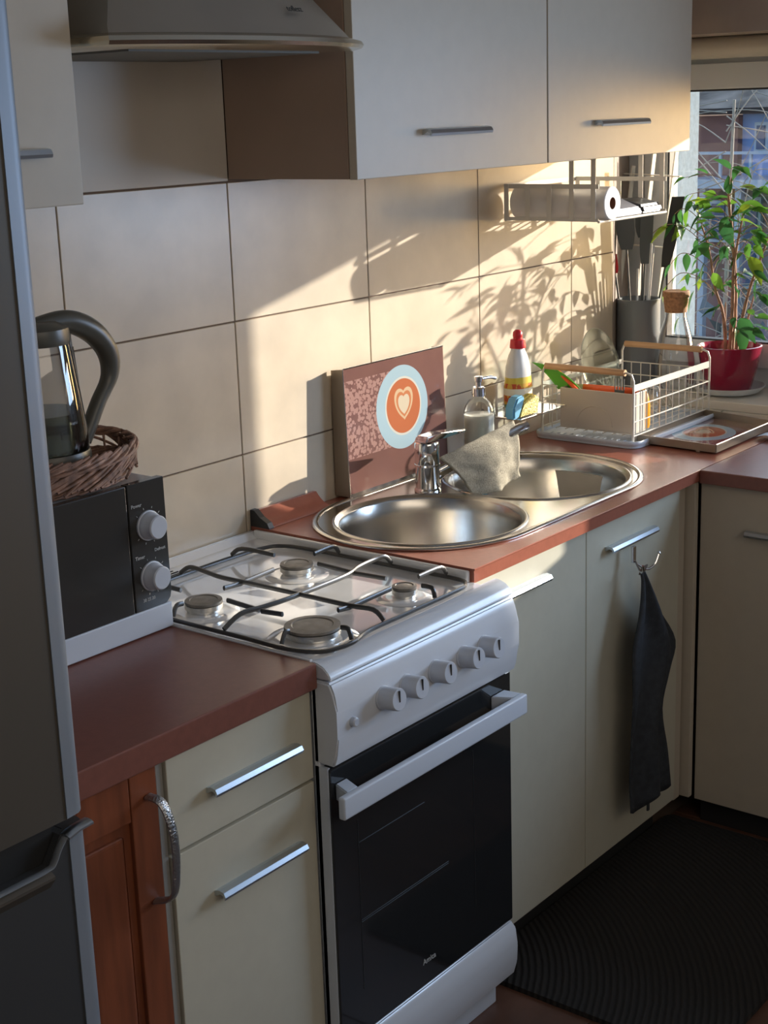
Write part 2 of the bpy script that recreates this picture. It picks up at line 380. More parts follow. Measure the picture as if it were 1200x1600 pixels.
obj('fabric', B(2.252, 2.254, -2.66, -1.15, 1.37, 1.86), m_casette, t); obj('bottom_bar', B(2.249, 2.257, -2.66, -1.15, 1.36, 1.37), m_casette, t)
obj('roll', lathe(BM(), [(0, 0), (.02, 0), (.02, 1.53), (0, 1.53)], (2.25, -2.67, 1.853), (0, 1, 0), 20), m_casette, t, smooth=True)
t = thing('blind_cassette', 'cream rounded roller blind housing along the top of the window', 'blind', (2.26, -.3, 1.82))
obj('housing', lathe(BM(), [(.0001, -.60), (.03, -.60), (.03, .28), (.0001, .28)], (2.245, -.28, 1.846), (0, 1, 0), 24), m_casette, t, smooth=True)
obj('mounting_strip', B(2.262, 2.284, -.95, .0, 1.835, 1.874, bev=.002), m_casette, t)

# ================================================================= RUG
tag(obj('rug', prism(BM(), rrect(.575, 1.46, -1.055, -.505, .02), 'z', F + .004, F + .016), m_rug, smooth=True), 'nearly black ribbed rug on the floor before the sink cupboards', 'rug')

# ================================================================= CABINETS
HP = [(0, 0), (-.010, .003), (-.020, .001), (-.024, -.006), (-.022, -.011), (-.019, -.010), (-.019, -.005), (-.012, -.003), (-.004, -.008), (0, -.009)]
def bar_handle(x0, x1, y, z, parent, label=None):
    h = obj('handle', prism(BM(), [(y + a, z + b) for a, b in HP], 'x', x0, x1), m_alu, parent, label=label); return h
def wallcab(x0, x1, label, hx, side, group='cream wall cupboards', zb=1.585):
    t = thing('wall_cabinet', label, 'cupboard', ((x0 + x1) / 2, -.16, zb), group)
    obj('carcass', B(x0 + .016, x1 - .016, -.316, -.004, zb + .003, 2.30), m_cream_up, t)
    for s, a in ((0, x0), (1, x1 - .016)): obj('side_panel', B(a, a + .016, -.316, -.004, zb, 2.30), side, t)
    d = obj('door', B(x0 + .0015, x1 - .0015, -.336, -.3175, zb - .001, 2.30, bev=.0015), m_cream_up, t)
    bar_handle(hx[0], hx[1], -.336, 1.668, d)
wallcab(.492, 1.1595, 'cream wall cupboard with a bare tan side, right beside the cooker hood', (.70, .913), m_brown)
wallcab(1.162, 1.836, 'cream wall cupboard nearest the window, its lower corner catching the sun', (1.36, 1.587), m_cream_up)
wallcab(-.543, -.171, 'cream wall cupboard left of the cooker hood, partly behind the fridge', (-.46, -.244), m_cream_up)

# base unit between fridge and cooker
t = thing('base_cabinet', 'cream base unit with a drawer over a door, left of the cooker', 'cupboard', (-.17, -.3, F), 'base cupboards')
obj('carcass', B(-.345, -.004, -.578, -.004, .0, .789), m_cream_up, t)
obj('side_panel', B(-.347, -.334, -.594, -.006, .0, .7895), M('grey_carcass', (.30, .29, .26), .5), t, label='bare grey edge of the side panel')
obj('plinth', B(-.345, -.004, -.53, -.515, F, -.002), m_black, t)  # black because the shade of the kick recess is put into the colour
d = obj('drawer', B(-.331, -.003, -.600, -.580, .628, .786, bev=.0015), m_cream, t); bar_handle(-.252, -.05, -.600, .708, d)
d = obj('door', B(-.331, -.003, -.600, -.580, .020, .622, bev=.0015), m_cream, t); bar_handle(-.249, -.049, -.600, .530, d)
# wooden cupboard next to the fridge
t = thing('wooden_cabinet', 'orange wooden cupboard with a framed door, squeezed in next to the fridge', 'cupboard', (-.55, -.3, F), 'base cupboards')
obj('carcass', B(-.545, -.352, -.572, -.004, F, .789), m_wood, t)
d = obj('door', B(-.545, -.352, -.592, -.574, .0, .786, bev=.001), m_wood, t)
obj('stile', B(-.404, -.352, -.600, -.590, .0, .786, bev=.002), m_wood, d)
obj('stile', B(-.545, -.505, -.600, -.590, .0, .786, bev=.002), m_wood, d)
obj('rail', B(-.504, -.405, -.599, -.590, .712, .786, bev=.002), m_wood, d)
obj('panel', B(-.500, -.42, -.597, -.590, .02, .695, bev=.006, seg=3), m_wood, d)
h = obj('handle', tube(BM(), smoothline([(-.372, -.602, .742), (-.368, -.628, .735), (-.362, -.640, .69), (-.362, -.641, .63), (-.366, -.634, .585), (-.372, -.602, .570)], 5), 0, seg=12, flat=(.0095, .004)),
        M('hammered_pewter', (.42, .42, .42), .3, 1, bump=(260, .9)), t, smooth=True, label='arched pewter handle with a hammered grip')
# worktops
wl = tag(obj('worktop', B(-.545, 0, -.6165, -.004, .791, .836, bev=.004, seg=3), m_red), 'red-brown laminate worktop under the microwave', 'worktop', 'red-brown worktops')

# sink cupboards
t = thing('base_cabinet', 'long cream sink unit with two doors, right of the cooker', 'cupboard', (.93, -.28, F), 'base cupboards')
obj('carcass', B(.503, .52, -.539, -.004, .0, .829), m_cream_up, t); obj('carcass', B(1.37, 1.385, -.539, -.004, .0, .829), m_cream_up, t)
obj('floor_panel', B(.521, 1.369, -.539, -.004, .0, .018), m_cream_up, t)
obj('plinth', B(.503, 1.385, -.50, -.485, F, -.002), m_black, t)  # kick recess shade painted in as black
d = obj('door', B(.503, .9545, -.558, -.540, .020, .827, bev=.0015), m_cream, t); bar_handle(.58, .783, -.558, .772, d)
d = obj('door', B(.9575, 1.385, -.558, -.540, .020, .827, bev=.0015), m_cream, t); bar_handle(1.035, 1.243, -.558, .765, d)
# corner filler and window-side unit
t = thing('corner_cabinet', 'cream cupboard under the window, at right angles to the sink unit', 'cupboard', (1.7, -1.0, F), 'base cupboards')
obj('filler_strip', B(1.393, 1.425, -.552, -.540, .010, .827, bev=.002), m_cream_up, t)
obj('filler_strip', B(1.431, 1.449, -.575, -.540, .010, .827, bev=.002), m_cream_up, t)
obj('carcass', B(1.478, 2.04, -1.9, -.585, .0, .826), m_cream_up, t)
obj('plinth', B(1.50, 1.515, -1.9, -.575, F, -.002), m_black, t)  # same black, recess shade put into the colour
d = obj('door', B(1.458, 1.477, -1.19, -.577, -.002, .826, bev=.0015), m_cream_up, t)
obj('handle', prism(BM(), [(1.458 + a, .722 + b) for a, b in HP], 'y', -.93, -.70), m_alu, d)
d = obj('door', B(1.458, 1.477, -1.81, -1.193, -.002, .826, bev=.0015), m_cream_up, t)
obj('handle', prism(BM(), [(1.458 + a, .722 + b) for a, b in HP], 'y', -1.6, -1.37), m_alu, d)

bowlL, bowlR = (.742, -.300), (1.178, -.290)
bm = BM(); holed_slab(bm, [(.4994, -.583), (2.046, -.583), (2.046, -.004), (.4994, -.004)], [stadium(.745, 1.185, -.289, .236)], .832, .860)
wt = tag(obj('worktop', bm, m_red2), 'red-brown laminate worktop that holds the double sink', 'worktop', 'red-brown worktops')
obj('edge_highlight', tube(BM(), [(.4996, -.5828, .8585), (1.44, -.5828, .8585)], .0022, 8), m_red2, wt, smooth=True)
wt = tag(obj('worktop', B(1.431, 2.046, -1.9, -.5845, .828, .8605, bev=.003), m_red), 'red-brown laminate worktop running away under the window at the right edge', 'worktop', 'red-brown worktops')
# moulding strip at the wall
mp = [(-.004, .8605), (-.004, .893), (-.012, .893), (-.018, .886), (-.026, .878), (-.034, .872), (-.050, .8655), (-.053, .8605)]
t = thing('edge_moulding', 'short orange-brown moulding on the worktop against the tiles behind the cooker', 'moulding', (.6, -.03, .86))
obj('strip', prism(BM(), mp, 'x', .516, .705), m_red2, t, smooth=True)
obj('end_cap', prism(BM(), [(-.003, .845), (-.003, .896), (-.014, .896), (-.030, .882), (-.05, .872), (-.056, .862), (-.056, .845)], 'x', .500, .515), m_black, t)

# ================================================================= SINK
t = thing('double_sink', 'stainless steel inset sink with two round bowls', 'sink', (.96, -.29, .86))
bm = BM(); holed(bm, stadium(.745, 1.185, -.289, .238), [circle(*bowlL, .208), circle(*bowlR, .222)], .8625)
obj('sink_deck', bm, m_steel, t)
bm = BM(); ring = [Vector((x, y, .8625)) for x, y in stadium(.745, 1.185, -.289, .2405)]
tube(bm, ring, 0, seg=12, closed=True, flat=(.0075, .0036)); obj('rim', bm, m_steel, t, smooth=True)
for c, R in ((bowlL, .194), (bowlR, .207)):
    b = obj('bowl', lathe(BM(), [(R + .017, .8625), (R + .014, .8655), (R + .010, .8655), (R + .007, .861), (R + .003, .8595), (R, .855), (R - .004, .82), (R - .008, .745), (R - .02, .722), (R - .045, .713), (.045, .706), (.04, .702), (.0, .702)], (c[0], c[1], 0), seg=72), m_bowl, t, smooth=2)
    dr = obj('drain', lathe(BM(), [(.038, .7035), (.034, .7055), (.02, .7045), (0, .7045)], (c[0], c[1], 0), seg=28), m_chrome, b, smooth=True)
# tap
t = thing('mixer_tap', 'chrome single-lever mixer tap on the sink deck', 'tap', (.93, -.155, .8635))
tx, ty = .930, -.155
obj('body', lathe(BM(), [(.0, .8637), (.031, .8637), (.031, .869), (.0275, .873), (.0275, .925), (.0285, .927), (.0285, .974), (.027, .978), (0, .979)], (tx, ty, 0), seg=36), m_chrome, t, smooth=True)
obj('collar', lathe(BM(), [(.0280, .923), (.0295, .924), (.0295, .928), (.0280, .929)], (tx, ty, 0), seg=36), m_chrome, t, smooth=True)
obj('spout', tube(BM(), smoothline([(tx + .01, ty - .004, .893), (tx + .05, ty - .02, .905), (1.06, -.21, .940), (1.15, -.247, .972), (1.184, -.258, .979)], 4), [.0125] * 16 + [.013], seg=16), m_chrome, t, smooth=True)
obj('lever', prism(BM(), [(tx - .028, .980), (tx - .019, .994), (tx + .03, .994), (1.060, .986), (1.066, .982), (1.060, .980), (tx + .045, .983), (tx + .028, .980)], 'y', ty - .019, ty + .017, bev=.003), m_chrome, t, smooth=True)
obj('pop_up_rod', tube(BM(), [(tx + .03, ty - .012, .864), (tx + .03, ty - .012, .895)], .0035), m_chrome, t, smooth=True)

# cloth over the spout
def sheet(corners, nu, nv, fn):
    """bilinear sheet; corners TL, TR, BR, BL"""
    bm = BM(); TL, TR, BR, BL = [Vector(c) for c in corners]; g = []
    for j in range(nv + 1):
        v = j / nv; row = []
        for i in range(nu + 1):
            u = i / nu; p = TL.lerp(TR, u).lerp(BL.lerp(BR, u), v); row.append(bm.verts.new(p + Vector(fn(u, v))))
        g.append(row)
    for j in range(nv):
        for i in range(nu): bm.faces.new((g[j][i], g[j][i + 1], g[j + 1][i + 1], g[j + 1][i]))
    return bm
def thick(bm, t):
    bmesh.ops.recalc_face_normals(bm, faces=bm.faces); bmesh.ops.solidify(bm, geom=bm.faces[:], thickness=t); return bm
from mathutils import noise as NZ
def nz(x, y, s): return NZ.noise(Vector((x * s, y * s, 3.1)))
t = thing('dishcloth', 'grey-beige terry dishcloth with a blue back, draped over the tap spout', 'cloth', (1.07, -.22, .97))
def cf(u, v):
    w_ = .010 * math.sin(u * 7 + v * 2.0) * v + .005 * nz(u, v, 6); rag = .005 * nz(u * 3, 7, 4) * (v > .99) + .004 * nz(5, v * 3, 5) * (u > .99)
    bulge = -.022 * math.sin(min(v, .5) * math.pi) ; lo = .030 * (math.sin(u * math.pi) * .2 - (u * .9) * .0) * v
    return (.012 * nz(9, v * 2, 2) * (u > .9), w_ + bulge, rag - lo)
bm = sheet([(.905, -.210, .953), (1.150, -.245, .997), (1.170, -.232, .857), (.992, -.228, .850)], 40, 30, cf)
obj('terry_side', thick(bm, .005), m_cloth, t, smooth=2)
def cb(u, v): return (0, .008 * math.sin(u * 6 + 1) * v + .02 * math.sin(min(v, .5) * math.pi), .006 * nz(u * 3, 2, 5) * (v > .99))
bm = sheet([(.955, -.205, .950), (1.140, -.238, .990), (1.158, -.236, .842), (1.050, -.232, .826)], 30, 20, cb)
obj('blue_side', thick(bm, .003), m_clothb, t, smooth=2, label='blue underside showing below the terry edge')

# ================================================================= COOKER
t = thing('gas_cooker', 'white freestanding gas cooker with a black glass oven door', 'cooker', (.26, -.32, F)); ck = t
obj('body', B(.004, .496, -.600, -.006, -.045, .800, bev=.003), m_white, t)
obj('side_trim', B(.000, .545, -.612, -.600, -.02, .800, bev=.002), m_white, t)
bm = prism(BM(), [(-.605, .8), (-.605, .832), (-.59, .834), (-.10, .834), (-.085, .838), (-.03, .840), (-.015, .852), (-.007, .852), (-.007, .8)], 'x', .003, .4965)
hb = obj('hob_top', bm, m_hob, t)
obj('raised_lip', B(.4870, .4985, -.575, -.02, .832, .8565, bev=.004, seg=3), m_hob, hb, smooth=True)
obj('raised_lip', B(.0015, .008, -.60, -.02, .832, .8375, bev=.002), m_hob, hb)
bm = BM(); prism(bm, [(-.600, .834), (-.612, .8345), (-.628, .829), (-.640, .818), (-.643, .808), (-.600, .806)], 'x', .0015, .542, bev=.002)
obj('front_apron', bm, m_white, hb, smooth=True)
for i in range(6):
    xx = .06 + i * .022
    if i < 5: obj('vent_slot', B(.05, .19, -.050 - i * .008, -.047 - i * .008, .8385, .8395 + .0003 * i) if 0 else B(.10 + i * .012, .22 + i * .004, -.038 - i * .011, -.0352 - i * .011, .8375, .8404), m_darkslot, hb)
# control panel, bulged
pan = obj('control_panel', prism(BM(), [(-.600, .805), (-.641, .804), (-.650, .785), (-.6545, .755), (-.6545, .71), (-.650, .675), (-.643, .655), (-.600, .655)], 'x', .0, .544, bev=.0035), m_white, t, smooth=True)
for x in (.123, .188, .272, .359, .424):
    k = obj('knob', lathe(BM(), [(0, 0), (.0212, 0), (.0212, .003), (.0200, .004), (.0198, .0345), (.0185, .0365), (0, .0365)], (x, -.654, .742), (0, -1, .12), 32), m_knob, t, smooth=True)
    obj('pointer', B(x - .0012, x + .0012, -.6915, -.6890, .742, .762), m_black, k)
    for a in range(-60, 240, 60):
        if 0: pass
k = obj('igniter_button', lathe(BM(), [(0, 0), (.009, 0), (.0085, .010), (.006, .012), (0, .012)], (.040, -.652, .728), (0, -1, 0), 16), m_knob, t, smooth=True)
# oven door
od = obj('oven_door', B(.002, .546, -.632, -.602, .112, .648, bev=.003), m_blackglass, t)
obj('door_frame', B(.0, .006, -.629, -.601, .11, .65), m_whitep, od); obj('door_frame', B(.542, .548, -.629, -.601, .11, .65), m_whitep, od)
m_line = M('oven_window_outline', (.035, .038, .04), .3)  # faint outlines of the inner oven window
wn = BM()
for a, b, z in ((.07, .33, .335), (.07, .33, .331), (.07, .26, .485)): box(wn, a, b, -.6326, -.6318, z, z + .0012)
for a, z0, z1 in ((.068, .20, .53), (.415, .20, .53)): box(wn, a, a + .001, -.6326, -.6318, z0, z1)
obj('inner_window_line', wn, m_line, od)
text('brand_text', 'Amica', .016, (.262, -.6325, .163), (1, 0, 0), (0, 0, 1), m_print, od)
hd = obj('oven_handle', B(-.022, .530, -.682, -.668, .578, .618, bev=.004, seg=3), m_whitep, t, smooth=True)
for a in (.0, .478):
    obj('bracket', prism(BM(), [(a, -.670), (a + .03, -.670), (a + .045, -.632), (a + .015, -.632)] if a < .2 else [(a + .02, -.670), (a + .05, -.670), (a + .045, -.632), (a + .0, -.632)], 'z', .588, .618, bev=.002), m_whitep, hd, smooth=True)
obj('drawer', prism(BM(), [(-.602, .104), (-.628, .108), (-.640, .096), (-.645, .06), (-.643, .02), (-.634, -.012), (-.602, -.014)], 'x', .001, .546, bev=.003), m_white, t, smooth=True)
obj('base', B(.008, .520, -.606, -.10, F + .004, -.020, bev=.003), m_whitep, t)
# burners
zt = .834
for i, (x, y, r, nm) in enumerate(((.088, -.27, .035, 'rear left'), (.352, -.263, .033, 'rear right'), (.093, -.528, .050, 'front left'), (.352, -.529, .0235, 'front right'))):
    b = obj('burner', lathe(BM(), [(r + .030, zt + .0004), (r + .022, zt + .003), (r + .010, zt + .004), (r + .004, zt + .003), (r * .9, zt + .004), (0, zt + .004)], (x, y, 0), seg=40), m_hob, t, smooth=True)
    obj('flame_ring', lathe(BM(), [(r * .86, zt + .003), (r * .86, zt + .008), (r, zt + .010), (r, zt + .0185), (r * .9, zt + .020), (0, zt + .020)], (x, y, 0), seg=40), m_ring, b, smooth=True)
    obj('cap', lathe(BM(), [(r * .98, zt + .0195), (r * 1.0, zt + .021), (r * .98, zt + .0245), (r * .74, zt + .0255), (r * .70, zt + .0240), (r * .62, zt + .0245), (0, zt + .0250)], (x, y, 0), seg=40), m_cap, b, smooth=True)
# pan supports: rods on the plane just above the burners (plan coordinates)
GZ = .864
def rods(lines, r=.0036):
    bm = BM()
    for ln in lines: tube(bm, [Vector((x, y, z if z else GZ)) for x, y, z in smoothline3(ln)], 0, seg=8, flat=(r * .95, r * 1.5))
    return bm
def smoothline3(ln):
    return [tuple(v) for v in smoothline([(p[0], p[1], p[2] if len(p) > 2 else GZ) for p in ln], 4)]
fr = [(.012, -.10), (.010, -.30), (.010, -.45), (.010, -.545), (.030, -.598), (.065, -.613), (.10, -.615), (.135, -.605), (.17, -.600), (.25, -.600), (.42, -.600), (.455, -.594), (.476, -.565), (.478, -.45), (.478, -.20), (.468, -.125), (.43, -.098), (.30, -.088), (.12, -.090), (.03, -.093)]
gt = obj('grate', tube(BM(), smoothline([(x, y, .8425) for x, y in fr], 4, closed=True), 0, seg=8, closed=True, flat=(.0034, .0042)), m_iron, t, smooth=True)
E0 = .848
FI = [[(.350, -.089, E0), (.350, -.12), (.352, -.205)], [(.477, -.266, E0), (.46, -.266), (.400, -.268)], [(.19, -.268, .862), (.278, -.270)], [(.353, -.405, .862), (.353, -.318)],
      [(.477, -.534, E0), (.46, -.534), (.392, -.532)], [(.191, -.530, .862), (.306, -.533)], [(.350, -.600, E0), (.350, -.594), (.352, -.57)], [(.352, -.405, .862), (.350, -.488)],
      [(.092, -.405, .862), (.094, -.325)], [(.090, -.091, E0), (.090, -.12), (.090, -.21)], [(.011, -.27, E0), (.02, -.27), (.036, -.27)], [(.189, -.27, .862), (.142, -.27)],
      [(.090, -.412, .862), (.090, -.462)], [(.094, -.614, E0), (.094, -.607), (.094, -.592)], [(.011, -.53, E0), (.02, -.53), (.030, -.53)], [(.19, -.53, .862), (.160, -.53)],
      [(.478, -.400, E0), (.46, -.398), (.43, -.394), (.38, -.398), (.33, -.412), (.25, -.414), (.16, -.412), (.10, -.405), (.05, -.398), (.011, -.395, E0)],
      [(.205, -.090, E0), (.203, -.12), (.197, -.17), (.188, -.22), (.190, -.30), (.191, -.42), (.191, -.53), (.196, -.58), (.20, -.600, E0)]]
for ln in FI:
    pts = smoothline([(p[0], p[1], p[2] if len(p) > 2 else .8655) for p in ln], 4)
    o = obj('finger', tube(BM(), pts, 0, seg=8, flat=(.0033, .0048)), m_iron, gt, smooth=True)

# ================================================================= HOOD
t = thing('cooker_hood', 'grey steel cooker hood with a bowed shiny rim above the cooker', 'hood', (.145, -.2, 1.81))
def outline(hw, yb, yc, yf, n=14, cx=.145):
    """plan outline: back yb, side corners yc, bowed front reaching yf"""
    pts = [(cx - hw, yb)] 
    for i in range(n + 1):
        a = -1 + 2 * i / n; pts.append((cx + a * hw, yc + (yf - yc) * (1 - a * a) ** .8 if abs(a) < 1 else yc))
    return pts + [(cx + hw, yb)]
def loft(bm, rings, capb=True, capt=True):
    R = [[bm.verts.new((x, y, z)) for x, y in pts] for pts, z in rings]
    for A, D in zip(R, R[1:]):
        for i in range(len(A)): j = (i + 1) % len(A); bm.faces.new((A[i], A[j], D[j], D[i]))
    if capb: bm.faces.new(R[0])
    if capt: bm.faces.new(R[-1])
    return bm
obj('rim', loft(BM(), [(outline(.288, -.004, -.385, -.452), 1.812), (outline(.298, -.004, -.398, -.470), 1.816), (outline(.300, -.004, -.402, -.474), 1.822), (outline(.298, -.004, -.398, -.470), 1.829), (outline(.285, -.004, -.385, -.455), 1.834)]), m_hoodrim, t, smooth=True)
obj('canopy', loft(BM(), [(outline(.284, -.004, -.383, -.440), 1.834), (outline(.278, -.004, -.375, -.430), 1.845), (outline(.145, -.004, -.255, -.272), 2.03)]), m_hood, t, smooth=True)
obj('chimney', B(.02, .27, -.25, -.004, 2.03, 2.498), m_hood, t)
obj('filter_panel', B(-.08, .37, -.36, -.03, 1.809, 1.8125), M('dull_filter', (.16, .15, .13), .7), t)
text('brand_text', 'toflesz', .017, (.262, -.4015, 1.878), (1, .12, 0), (0, .62, .78), m_black, t)

# ================================================================= FRIDGE
t = thing('fridge', 'tall dark steel fridge-freezer cut off by the left edge', 'fridge', (-.85, -.33, F))
obj('body', B(-1.15, -.550, -.618, -.02, F + .01, 1.98, bev=.004), m_fredge, t)
def fdoor(name, z0, z1, scoop, mat):
    bm = BM(); pts = [(-1.15, -.62), (-.549, -.62)] + [(-.549 - .022 * (1 - math.cos(a)), -.655 - .024 * math.sin(a)) for a in (math.radians(q) for q in range(0, 91, 15))] + [(-.586, -.6805), (-1.15, -.6805)]
    if not scoop: prism(bm, pts, 'z', z0, z1)
    else:
        prism(bm, [(-.584, z0), (-.584, z1), (-.598, z1), (-.622, z1 - .036), (-1.15, z1 - .036), (-1.15, z0)], 'y', -.6805, -.668); prism(bm, [(-.584, -.62)] + pts[1:-2] + [(-.584, -.6803)], 'z', z0, z1)
        prism(bm, [(-1.15, -.62), (-.585, -.62), (-.585, -.668), (-1.15, -.668)], 'z', z0, z1 - .045)
        prism(bm, [(-.586, -.62), (-.586, -.668), (-.598, -.668), (-.598, -.62)], 'z', z1 - .045, z1)
    return obj(name, bm, mat, t, smooth=True)
up = fdoor('upper_door', .815, 1.97, False, m_fridge); lo = fdoor('lower_door', F + .03, .798, True, m_fridgel)
for d_, z0, z1 in ((up, .816, 1.969), (lo, F + .031, .79)):
    bm = BM(); P_ = [(-.549, -.63)] + [(-.5475 - .022 * (1 - math.cos(a)), -.655 - .0255 * math.sin(a)) for a in (math.radians(q) for q in range(0, 91, 15))] + [(-.585, -.6825), (-.585, -.680), (-.56, -.672), (-.551, -.64)]
    obj('edge_sheen', prism(bm, P_, 'z', z0, z1), m_fredge, d_, smooth=True)  # paler curved door edge: the window's reflection is put into its colour
obj('handle_pocket', B(-1.14, -.60, -.667, -.63, .755, .813), m_darkslot, lo)
lip = [(-.552, -.684, .8005), (-.575, -.685, .7995), (-.594, -.685, .795), (-.606, -.685, .782), (-.616, -.685, .766), (-.63, -.685, .761), (-.70, -.685, .760), (-1.14, -.685, .760)]
obj('handle_lip', tube(BM(), smoothline(lip[:3], 4), 0, seg=10, flat=(.011, .0045)), m_alu, lo, smooth=True, label='bright rounded end of the recessed grip')
obj('handle_lip', tube(BM(), smoothline(lip[2:], 3), 0, seg=10, flat=(.006, .0022)), m_fredge, lo, smooth=True)
obj('grip_bevel', prism(BM(), [(-.6815, .760), (-.694, .752), (-.694, .748), (-.6815, .732)], 'x', -1.14, -.622), m_fridge, lo)

# ================================================================= MICROWAVE, BASKET, KETTLE
t = thing('microwave', 'black-fronted microwave oven with two round dials on the left worktop', 'microwave', (-.22, -.15, .836))
obj('body', B(-.44, -.002, -.268, -.022, .840, 1.108, bev=.004), m_mwbody, t)
obj('base_strip', B(-.44, -.001, -.283, -.266, .838, .884, bev=.003), m_whitep, t)
obj('door', B(-.44, -.0895, -.284, -.268, .8845, 1.111, bev=.002), m_mw, t)
p_ = obj('control_panel', prism(BM(), [(-.0865, .8845), (-.014, .8845), (-.004, .893), (-.002, .905), (-.002, 1.111), (-.0865, 1.111)], 'y', -.284, -.268, bev=.001), m_mw, t)
for z, nm in ((1.033, 'upper'), (.942, 'lower')):
    k = obj('dial', lathe(BM(), [(0, 0), (.0265, 0), (.0265, .003), (.0245, .004), (.0240, .010), (.0215, .013), (.0205, .026), (.0185, .028), (0, .028)], (-.045, -.2838, z), (0, -1, 0), 36), m_knob, t, smooth=True)
    bm = BM()
    for i in range(9):
        a = math.radians(-50 + i * 35); tube(bm, [(-.045 + .030 * math.sin(a), -.2846, z + .030 * math.cos(a)), (-.045 + .0335 * math.sin(a), -.2846, z + .0335 * math.cos(a))], .0006, 4)
    obj('scale_mark', bm, m_print, p_)
text('printed_text', 'Power', .009, (-.069, -.2843, 1.072), (1, 0, 0), (0, 0, 1), m_print, p_)
text('printed_text', 'Timer', .009, (-.069, -.2843, .980), (1, 0, 0), (0, 0, 1), m_print, p_)
text('printed_text', 'Defrost', .008, (-.022, -.2843, .986), (1, 0, 0), (0, 0, 1), m_print, p_)
text('printed_text', '30 25 20', .008, (-.055, -.2843, .902), (1, 0, 0), (0, 0, 1), m_print, p_)
t = thing('wicker_basket', 'oval brown wicker basket on top of the microwave', 'basket', (-.14, -.165, 1.108))
bc = Vector((-.150, -.160, 0)); RX, RY = .168, .106
def ring(rx, ry, z, ph=0, amp=0, n=60, k=9, zt=0):
    return [(bc.x + (rx + amp * math.cos(k * a + ph)) * math.cos(a), bc.y + (ry + amp * math.cos(k * a + ph)) * math.sin(a), z + amp * math.sin(k * a + ph) + zt * math.sin(a)) for a in (2 * math.pi * i / n for i in range(n))]
bm = BM()
for i in range(7): 
    for ph in (0, math.pi): tube(bm, ring(RX - .008 + i * .0012, RY - .008 + i * .0012, 1.113 + i * .0048, ph, .0024, n=72, k=18), .0026, 6, closed=True)
obj('woven_wall', bm, m_wicker, t, smooth=True)
for ph in range(4): obj('rim_strand', tube(BM(), ring(RX + .004, RY + .004, 1.168, ph * math.pi / 2, .0060, n=96, k=7, zt=.012), .0036, 6, closed=True), m_wicker, t, smooth=True)
for i in range(22):
    a = 2 * math.pi * i / 22; obj('stake', tube(BM(), [(bc.x + (RX - .006) * math.cos(a), bc.y + (RY - .006) * math.sin(a), 1.112), (bc.x + RX * math.cos(a + .05), bc.y + RY * math.sin(a + .05), 1.168 + .010 * math.sin(a))], .0022, 6), m_wicker, t, smooth=True)
bm = BM(); random.seed(3)
for i in range(46):
    a = math.pi + i * math.pi / 44 * 1.0 - .25; da = random.uniform(.6, 1.0); z0 = random.uniform(1.114, 1.135)
    pts = [(bc.x + (RX + .006) * math.cos(a + da * s), bc.y + (RY + .006) * math.sin(a + da * s), z0 + (1.172 - z0) * s + random.uniform(-.002, .002)) for s in (0, .33, .66, 1)]
    tube(bm, smoothline(pts, 3), .0028, 6)
obj('slanted_weave', bm, m_wicker, t, smooth=True)
obj('bottom', lathe(BM(), [(.0, 1.1095), (RX - .01, 1.1095), (RX - .008, 1.112), (0, 1.112)], (bc.x, bc.y, 0), seg=40, sy=(RY - .008) / (RX - .008)), m_wicker, t)
t = thing('kettle', 'glass kettle with a black handle standing in the wicker basket', 'kettle', (-.145, -.16, 1.113))
kc = (-.150, -.160, 0)
obj('base', lathe(BM(), [(0, 1.1125), (.074, 1.1125), (.078, 1.120), (.076, 1.165), (.0735, 1.172), (0, 1.172)], kc, seg=44), m_kblack, t, smooth=True)
obj('glass_body', lathe(BM(), [(.074, 1.172), (.073, 1.20), (.066, 1.27), (.057, 1.345), (.054, 1.362)], kc, seg=44), m_kglass, t, smooth=2)
obj('water', lathe(BM(), [(0, 1.173), (.0715, 1.173), (.0705, 1.20), (.0668, 1.2385), (0, 1.2385)], kc, seg=44), m_water, t, smooth=True)
obj('lid', lathe(BM(), [(.056, 1.352), (.058, 1.36), (.055, 1.378), (.035, 1.388), (0, 1.390)], kc, seg=44, close=False), m_kblack, t, smooth=True)
hx = [(-.16, 1.380), (-.10, 1.384), (-.062, 1.376), (-.022, 1.352), (.004, 1.315), (.003, 1.275), (-.026, 1.235), (-.048, 1.200), (-.066, 1.172)]
pts = smoothline([(x, -.160, z) for x, z in hx], 5); n_ = len(pts)
wd = [.0135 + .0075 * math.sin(min(1, i / n_ * 1.5) * math.pi) for i in range(n_)]
bm = BM(); tube(bm, pts, wd, 12); obj('handle', bm, m_kblack, t, smooth=True)
obj('rear_spine', tube(BM(), [(-.088, -.160, 1.375), (-.083, -.160, 1.30), (-.074, -.160, 1.22), (-.068, -.160, 1.165)], 0, seg=8, flat=(.012, .004)), m_kblack, t, smooth=True)
obj('chrome_strip', tube(BM(), [(-.085, -.1735, 1.34), (-.078, -.1735, 1.26), (-.070, -.1735, 1.20)], .002, 6), m_chrome, t, smooth=True)

